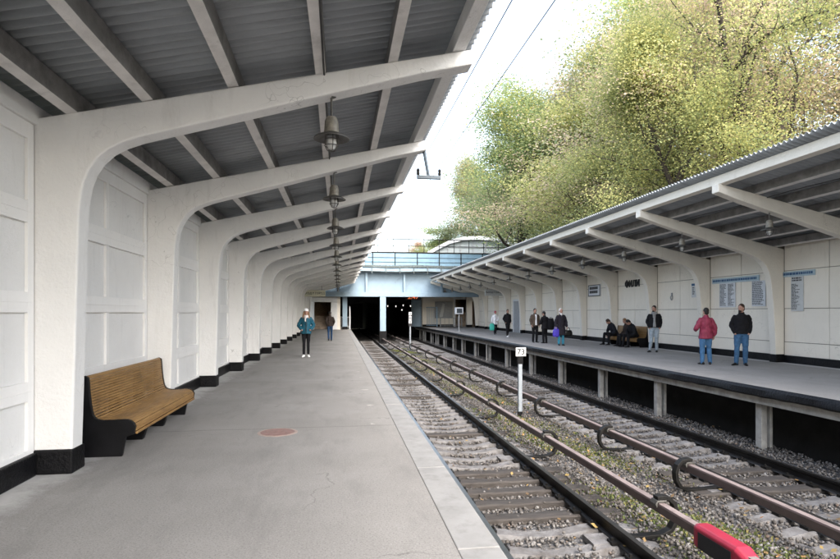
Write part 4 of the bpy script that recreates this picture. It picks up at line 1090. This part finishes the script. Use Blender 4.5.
    # shoes
    for s_ in (1, -1):
        an = Vector(Lg[s_][1]); ty = Lg[s_][2] if len(Lg[s_]) > 2 else s_*.12
        f = Vector((math.sin(ty), math.cos(ty), 0)); sd = Vector((f.y, -f.x, 0)); zb = an.z-.085
        mb = MB(); rings = []
        for u, wd, h in ((-.075, .026, .05), (-.055, .036, .085), (0, .038, .10), (.06, .041, .072), (.12, .046, .05), (.165, .042, .038), (.195, .022, .026)):
            c = Vector((an.x, an.y, zb))+f*u
            rings.append([c+sd*wd*math.cos(2*PI*i/12)+Vector((0, 0, max(0, h*.5+h*.55*math.sin(2*PI*i/12)))) for i in range(12)])
        mb.loft(rings); mb.ell((an.x, an.y, an.z-.01), (.046, .05, .045), 10); remeshed(mb, 'shoe', M[W['shoes']], t, k, .011)
    # jacket or coat
    jk = W['jacket']; pad = jk[1]; hem = jk[2]
    mb = MB(); fl = .012+(.99-hem)*.10 if hem < .75 else 0
    zs = [(1.475, .062-pad*.7, .062), (1.45, .098-pad*.5, .080), (1.415, sw-.052, .098), (1.36, sw-.028, .112), (1.24, sw-.030, .120), (1.10, sw-.042, .112), (1.0, sw-.032, .116)]
    z = .94
    if hem < .95: zs.append((max(hem, .88), sw-.020, .124))
    if hem < .85: zs.append((hem, sw-.018+fl, .126+fl))
    mb.loft([ring(a, b+pad, c+pad) for a, b, c in reversed(zs)])
    for s_ in (1, -1):
        sh = T((s_*(sw-.022), -.01, 1.375)); e = T(A[s_][0]); w_ = T(A[s_][1]); q = .96
        limb(mb, [sh, sh.lerp(e, .5), e, e.lerp(w_, .5), e.lerp(w_, q)], [.058+pad*.5, .056+pad*.5, .050+pad*.5, .046+pad*.5, .040+pad*.45])
    remeshed(mb, 'jacket' if hem > .7 else 'coat', M[jk[0]], t, k, .0135, fold=.035)
    mb = MB(); n = 18
    def cr(z, rx, ry, y): return [T((rx*math.cos(2*PI*i/n), y+ry*math.sin(2*PI*i/n), z+.018*math.sin(2*PI*i/n)*-1)) for i in range(n)]
    mb.loft([cr(1.43, .098, .088, -.008), cr(1.475, .082, .078, -.006), cr(1.52, .078, .076, 0), cr(1.522, .066, .064, 0)]); remeshed(mb, 'collar', M[W.get('collar', jk[0])], t, k, .012)
    if 'front' in W:       # open front showing what is worn below
        mb = MB(); n2 = 8
        for zz in np.linspace(1.44, max(hem+.03, .92), 9):
            pass
        rows = []
        for zz in np.linspace(1.45, max(hem+.02, .90), 10):
            r_ = np.interp(zz, [.88, 1.0, 1.10, 1.22, 1.34, 1.41, 1.46], [.128, .122, .118, .126, .122, .105, .078])+pad+.012
            wd = .05+.012*math.sin(zz*9)
            rows.append([T((-wd, r_-.012, zz)), T((0, r_+.004, zz)), T((wd, r_-.012, zz)), T((wd*.8, r_-.05, zz)), T((-wd*.8, r_-.05, zz))])
        mb.loft(rows); remeshed(mb, 'shirt_front', M[W['front']], t, k, .011, fold=.012)
    # hair, hats
    hm = W.get('hair')
    if hm:
        mb = MB(); hell(mb, (0, -.010, 1.672), (.084, .101, .096)); hell(mb, (0, -.045, 1.61), (.074, .062, .075))
        if W.get('long'):
            for s_ in (-1, 1): limb(mb, [Hd((s_*.075, .0, 1.63)), T((s_*.10, .045, 1.48)), T((s_*.095, .085, 1.34))], [.03, .038, .022])
        remeshed(mb, 'hair', M[hm], t, k, .012, fold=.012)
    if W.get('beard'):
        mb = MB(); hell(mb, (0, .058, 1.548), (.050, .055, .036)); hell(mb, (0, .092, 1.565), (.030, .026, .020)); remeshed(mb, 'beard', M[W['beard']], t, k, .011)
    if W.get('cap'):
        mb = MB(); hell(mb, (0, .0, 1.69), (.092, .110, .078)); hell(mb, (0, .10, 1.672), (.060, .060, .010)); remeshed(mb, 'cap', M[W['cap']], t, k, .011)
    if W.get('hat'):
        mb = MB(); hell(mb, (0, -.006, 1.675), (.092, .108, .100)); hell(mb, (0, .0, 1.665), (.098, .114, .03)); remeshed(mb, 'hat', M[W['hat']], t, k, .012)
    if W.get('scarf'):
        mb = MB()
        if W.get('headscarf'):
            hell(mb, (0, -.030, 1.665), (.096, .100, .112)); hell(mb, (0, -.035, 1.555), (.086, .080, .075)); limb(mb, [T((0, .05, 1.47)), T((0, .11, 1.40))], [.07, .03])
        else:
            mb.loft([cr(1.42, .12, .12, .005), cr(1.47, .115, .112, .008), cr(1.53, .085, .085, .01)]); limb(mb, [T((.02, .115, 1.45)), T((.03, .15, 1.30))], [.04, .025])
        remeshed(mb, 'headscarf' if W.get('headscarf') else 'scarf', M[W['scarf']], t, k, .012, fold=.012)
    if W.get('zip'):
        mb = MB(); rows = []
        for zz in np.linspace(1.44, hem+.02, 8):
            r_ = np.interp(zz, [hem, .88, 1.0, 1.10, 1.22, 1.34, 1.41, 1.46], [.130, .128, .122, .118, .126, .122, .105, .078])+pad+.014
            rows.append([T((-.010, r_-.02, zz)), T((-.010, r_, zz)), T((.010, r_, zz)), T((.010, r_-.02, zz))])
        mb.loft(rows); o = mb.build('zip', M['ink'], t); o.data.transform(Matrix.Scale(k, 4))
    return t
POCK = {1: ((.275, -.07, 1.14), (.165, .10, 1.0), 'pocket'), -1: ((-.275, -.07, 1.14), (-.165, .10, 1.0), 'pocket')}
JPOCK = {1: ((.245, -.085, 1.14), (.17, .06, .93), 'pocket'), -1: ((-.235, -.10, 1.15), (-.18, .06, .93), 'pocket')}
WALK = {1: ((.09, .13, .51), (.085, .14, .085)), -1: ((-.09, -.02, .50), (-.085, -.24, .13))}
person((-1.17, 20.4, 0), PI+.05, 1.74, 'woman in teal padded jacket and white cap, hands in pockets, standing on the left platform',
       dict(trousers=('black_cloth', .84), shoes='white_shoe', jacket=('teal_nylon', .028, .84), hair='hair_blond', long=1, cap='cap_white', scarf='white_knit', collar='scarf_peach', zip=1), arms=POCK, female=True,
       legs={1: ((.075, .03, .50), (.085, -.01, .085), .25), -1: ((-.075, .02, .50), (-.075, -.02, .085), -.2)})
person((-.5, 31.6, 0), .05, 1.66, 'man in dark brown jacket and blue jeans walking away along the left platform',
       dict(trousers=('jeans_dark', .95), shoes='dark_shoe', jacket=('brown_cloth', .022, .86), hair='hair_dark'), arms=JPOCK, legs=WALK)
person((10.48, 14.7, ZP), -.12, 1.63, 'man in raspberry red jacket and pale blue jeans seen from behind on the right platform',
       dict(trousers=('jeans_blue', 1.12), shoes='dark_shoe', jacket=('raspberry_nylon', .036, .80), hair='hair_dark', collar='raspberry_nylon'),
       arms={-1: ((-.30, -.02, 1.13), (-.22, .20, 1.07)), 1: ((.27, -.05, 1.14), (.28, .03, .90))}, head=(-6, -4), legs={1: ((.11, .02, .50), (.125, -.02, .085), .5), -1: ((-.10, .02, .50), (-.105, .0, .085), -.2)})
person((11.3, 14.3, ZP), PI-.55, 1.74, 'bearded man in black jacket and blue jeans with hands in his pockets looking left',
       dict(trousers=('jeans_mid', 1.08), shoes='dark_shoe', jacket=('black_cloth', .026, .90), hair='hair_brown', beard='hair_dark'), arms=JPOCK, head=(36, 0),
       legs={1: ((.11, .03, .50), (.13, .0, .085), .7), -1: ((-.10, .02, .50), (-.10, -.03, .085), -.1)})
person((11.84, 19.6, ZP), PI-.5, 1.76, 'man in black jacket over a grey hood with pale jeans standing by the column',
       dict(trousers=('jeans_pale', 1.0), shoes='dark_shoe', jacket=('black_cloth', .026, .92), hair='hair_dark', front='grey_knit', scarf='grey_knit', beard='hair_dark'), arms=JPOCK, head=(28, 4),
       legs={1: ((.10, .05, .50), (.16, .06, .085), .4), -1: ((-.08, .02, .50), (-.09, -.04, .085), .1)})
person((9.99, 24.1, ZP), PI-.08, 1.68, 'woman in long dark plum coat and pale headscarf holding bags',
       dict(trousers=('turquoise_cloth', 1.0), shoes='dark_shoe', jacket=('plum_cloth', .036, .50), scarf='white_knit', headscarf=1, zip=1), female=True,
       arms={1: ((.25, -.02, 1.14), (.27, .06, .90)), -1: ((-.25, -.02, 1.14), (-.26, .05, .90))})
person((9.72, 26.75, ZP), PI+.1, 1.70, 'man in open beige jacket and white shirt facing a person in black',
       dict(trousers=('black_cloth', 1.0), shoes='dark_shoe', jacket=('beige_cloth', .024, .84), hair='hair_dark', front='white_cloth'), arms={1: ((.24, -.03, 1.15), (.235, .08, .93)), -1: ((-.24, -.03, 1.15), (-.235, .05, .91))}, head=(6, 0))
person((9.95, 26.0, ZP), .35, 1.56, 'person in black coat seen from behind with a big black shoulder bag',
       dict(trousers=('black_cloth', 1.05), shoes='dark_shoe', jacket=('black_cloth', .036, .78), hair='hair_dark'), arms={1: ((.27, -.05, 1.15), (.22, .10, 1.02)), -1: ((-.26, .0, 1.14), (-.16, .2, 1.08))}, head=(-12, 10), lean=4)
person((10.55, 36.8, ZP), PI-.05, 1.60, 'woman in white jacket and red hat walking with a teal bag near the grey door',
       dict(trousers=('navy_cloth', .95), shoes='dark_shoe', jacket=('white_cloth', .032, .76), hair='hair_brown', hat='red_knit', zip=1), female=True, legs=WALK,
       arms={1: ((.25, -.02, 1.14), (.26, .05, .90)), -1: ((-.26, -.02, 1.13), (-.12, .2, 1.02))}, head=(8, 4))
person((10.24, 33.0, ZP), PI+.1, 1.69, 'person all in black with white shoe tips walking towards the camera on the right platform',
       dict(trousers=('black_cloth', .95), shoes='white_shoe', jacket=('black_cloth', .022, .88), hair='hair_dark'), legs=WALK, arms=JPOCK, head=(10, 2))
SIT = lambda ky, kz=.50, sp=.12: {1: ((sp, ky, kz), (sp+.03, ky+.05, .085)), -1: ((-sp, ky, kz), (-sp-.03, ky+.03, .085))}
sx = 12.74
person((sx, 24.35, ZP), PI/2+.12, 1.72, 'seated man in dark jacket leaning forward at the left end of the right bench',
       dict(trousers=('black_cloth', 1.02), shoes='dark_shoe', jacket=('navy_cloth', .026, .90), hair='hair_brown', beard='hair_dark'), hip=.52, lean=28, head=(6, 22), legs=SIT(.45, .53, .17),
       arms={1: ((.29, .14, 1.12), (.16, .33, 1.0)), -1: ((-.29, .14, 1.12), (-.12, .34, 1.02))}, group=None)
person((sx+.05, 23.2, ZP), PI/2-.1, 1.66, 'seated person with light brown hair in the middle of the right bench, half hidden',
       dict(trousers=('black_cloth', 1.0), shoes='dark_shoe', jacket=('brown_cloth', .026, .90), hair='hair_blond'), hip=.52, lean=14, head=(-20, 14), legs=SIT(.44, .52, .11),
       arms={1: ((.28, .08, 1.12), (.13, .32, 1.02)), -1: ((-.28, .08, 1.12), (-.12, .33, 1.04))})
person((sx, 22.6, ZP), PI/2+.1, 1.68, 'seated person in black leaning over at the right end of the right bench',
       dict(trousers=('black_cloth', 1.05), shoes='dark_shoe', jacket=('black_cloth', .034, .90), hair='hair_dark'), hip=.52, lean=24, head=(14, 24), legs=SIT(.44, .53, .15),
       arms={1: ((.29, .12, 1.12), (.13, .34, 1.0)), -1: ((-.29, .12, 1.12), (-.14, .33, 1.02))})
# things held
def bag(name, loc, w, d, h, mat, label, strap, rz=0, soft=.02, cat='bag'):
    o = empty(name, loc, rz); tag(o, label, cat)
    mb = MB(); rings = []
    for u, s_ in ((0, .80), (.06, .96), (.3, 1.04), (.65, 1.0), (.92, .82), (1, .70)):
        rings.append([(w/2*s_*math.copysign(abs(math.cos(2*PI*i/20))**.55, math.cos(2*PI*i/20))+random.uniform(-soft, soft)*.35, d/2*s_*math.copysign(abs(math.sin(2*PI*i/20))**.7, math.sin(2*PI*i/20)), -h+h*u) for i in range(20)])
    mb.loft(rings); mb.build('bag_body', mat, o, smooth='auto')
    mb = MB()
    for y in (-d*.22, d*.22): mb.tube([(-w*.22, y, -.02), (-w*.15, y, strap*.6), (0, y*.4, strap), (w*.15, y, strap*.6), (w*.22, y, -.02)], .010, 6)
    mb.build('handle', mat, o, smooth='auto'); return o
bag('plastic_bag', (9.73, 24.03, ZP+.76), .30, .16, .36, M['blue_plastic'], 'violet blue plastic bag held by the woman in the plum coat', .09)
bag('handbag', (10.29, 24.0, ZP+.70), .38, .17, .26, M['black_leather'], 'black handbag hanging from the hand of the woman in the plum coat', .13)
bag('shoulder_bag', (10.22, 25.92, ZP+1.22), .34, .26, .56, M['black_cloth'], 'big soft black bag on the shoulder of the person in black', .05, .35)
bag('plastic_bag', (10.30, 36.72, ZP+.74), .34, .18, .46, M['teal_plastic'], 'bright teal plastic bag carried by the woman in white', .07)

# ------------------------------------------------------------------ light
SUN_EL, SUN_AZ = R(42), R(166)       # azimuth measured from +Y towards +X
w = bpy.data.worlds.new('World'); S.world = w; w.use_nodes = True
N, L = w.node_tree.nodes, w.node_tree.links
sky = N.new('ShaderNodeTexSky'); sky.sky_type = 'NISHITA'; sky.sun_disc = False
sky.sun_elevation = SUN_EL; sky.sun_rotation = SUN_AZ; sky.air_density = 1.2; sky.dust_density = 4.0; sky.ozone_density = 1
hs = N.new('ShaderNodeHueSaturation'); hs.inputs['Saturation'].default_value = .68
L.new(sky.outputs[0], hs.inputs['Color']); L.new(hs.outputs[0], N['Background'].inputs['Color'])
N['Background'].inputs['Strength'].default_value = .15
sl = bpy.data.lights.new('sun', 'SUN'); sl.energy = .5; sl.angle = R(60); sl.color = (1, .985, .96)
so = bpy.data.objects.new('sun', sl); COL.objects.link(so)
dirv = Vector((math.sin(SUN_AZ)*math.cos(SUN_EL), math.cos(SUN_AZ)*math.cos(SUN_EL), math.sin(SUN_EL)))
so.rotation_euler = dirv.to_track_quat('Z', 'Y').to_euler(); so.location = (0, 0, 30)
S.view_settings.view_transform = 'Standard'; S.view_settings.look = 'None'; S.view_settings.gamma = 1; S.view_settings.use_curve_mapping = False
S.view_settings.exposure = 2.5
S.cycles.max_bounces = 10; S.cycles.diffuse_bounces = 6; S.cycles.transparent_max_bounces = 8
S.cycles.use_denoising = True
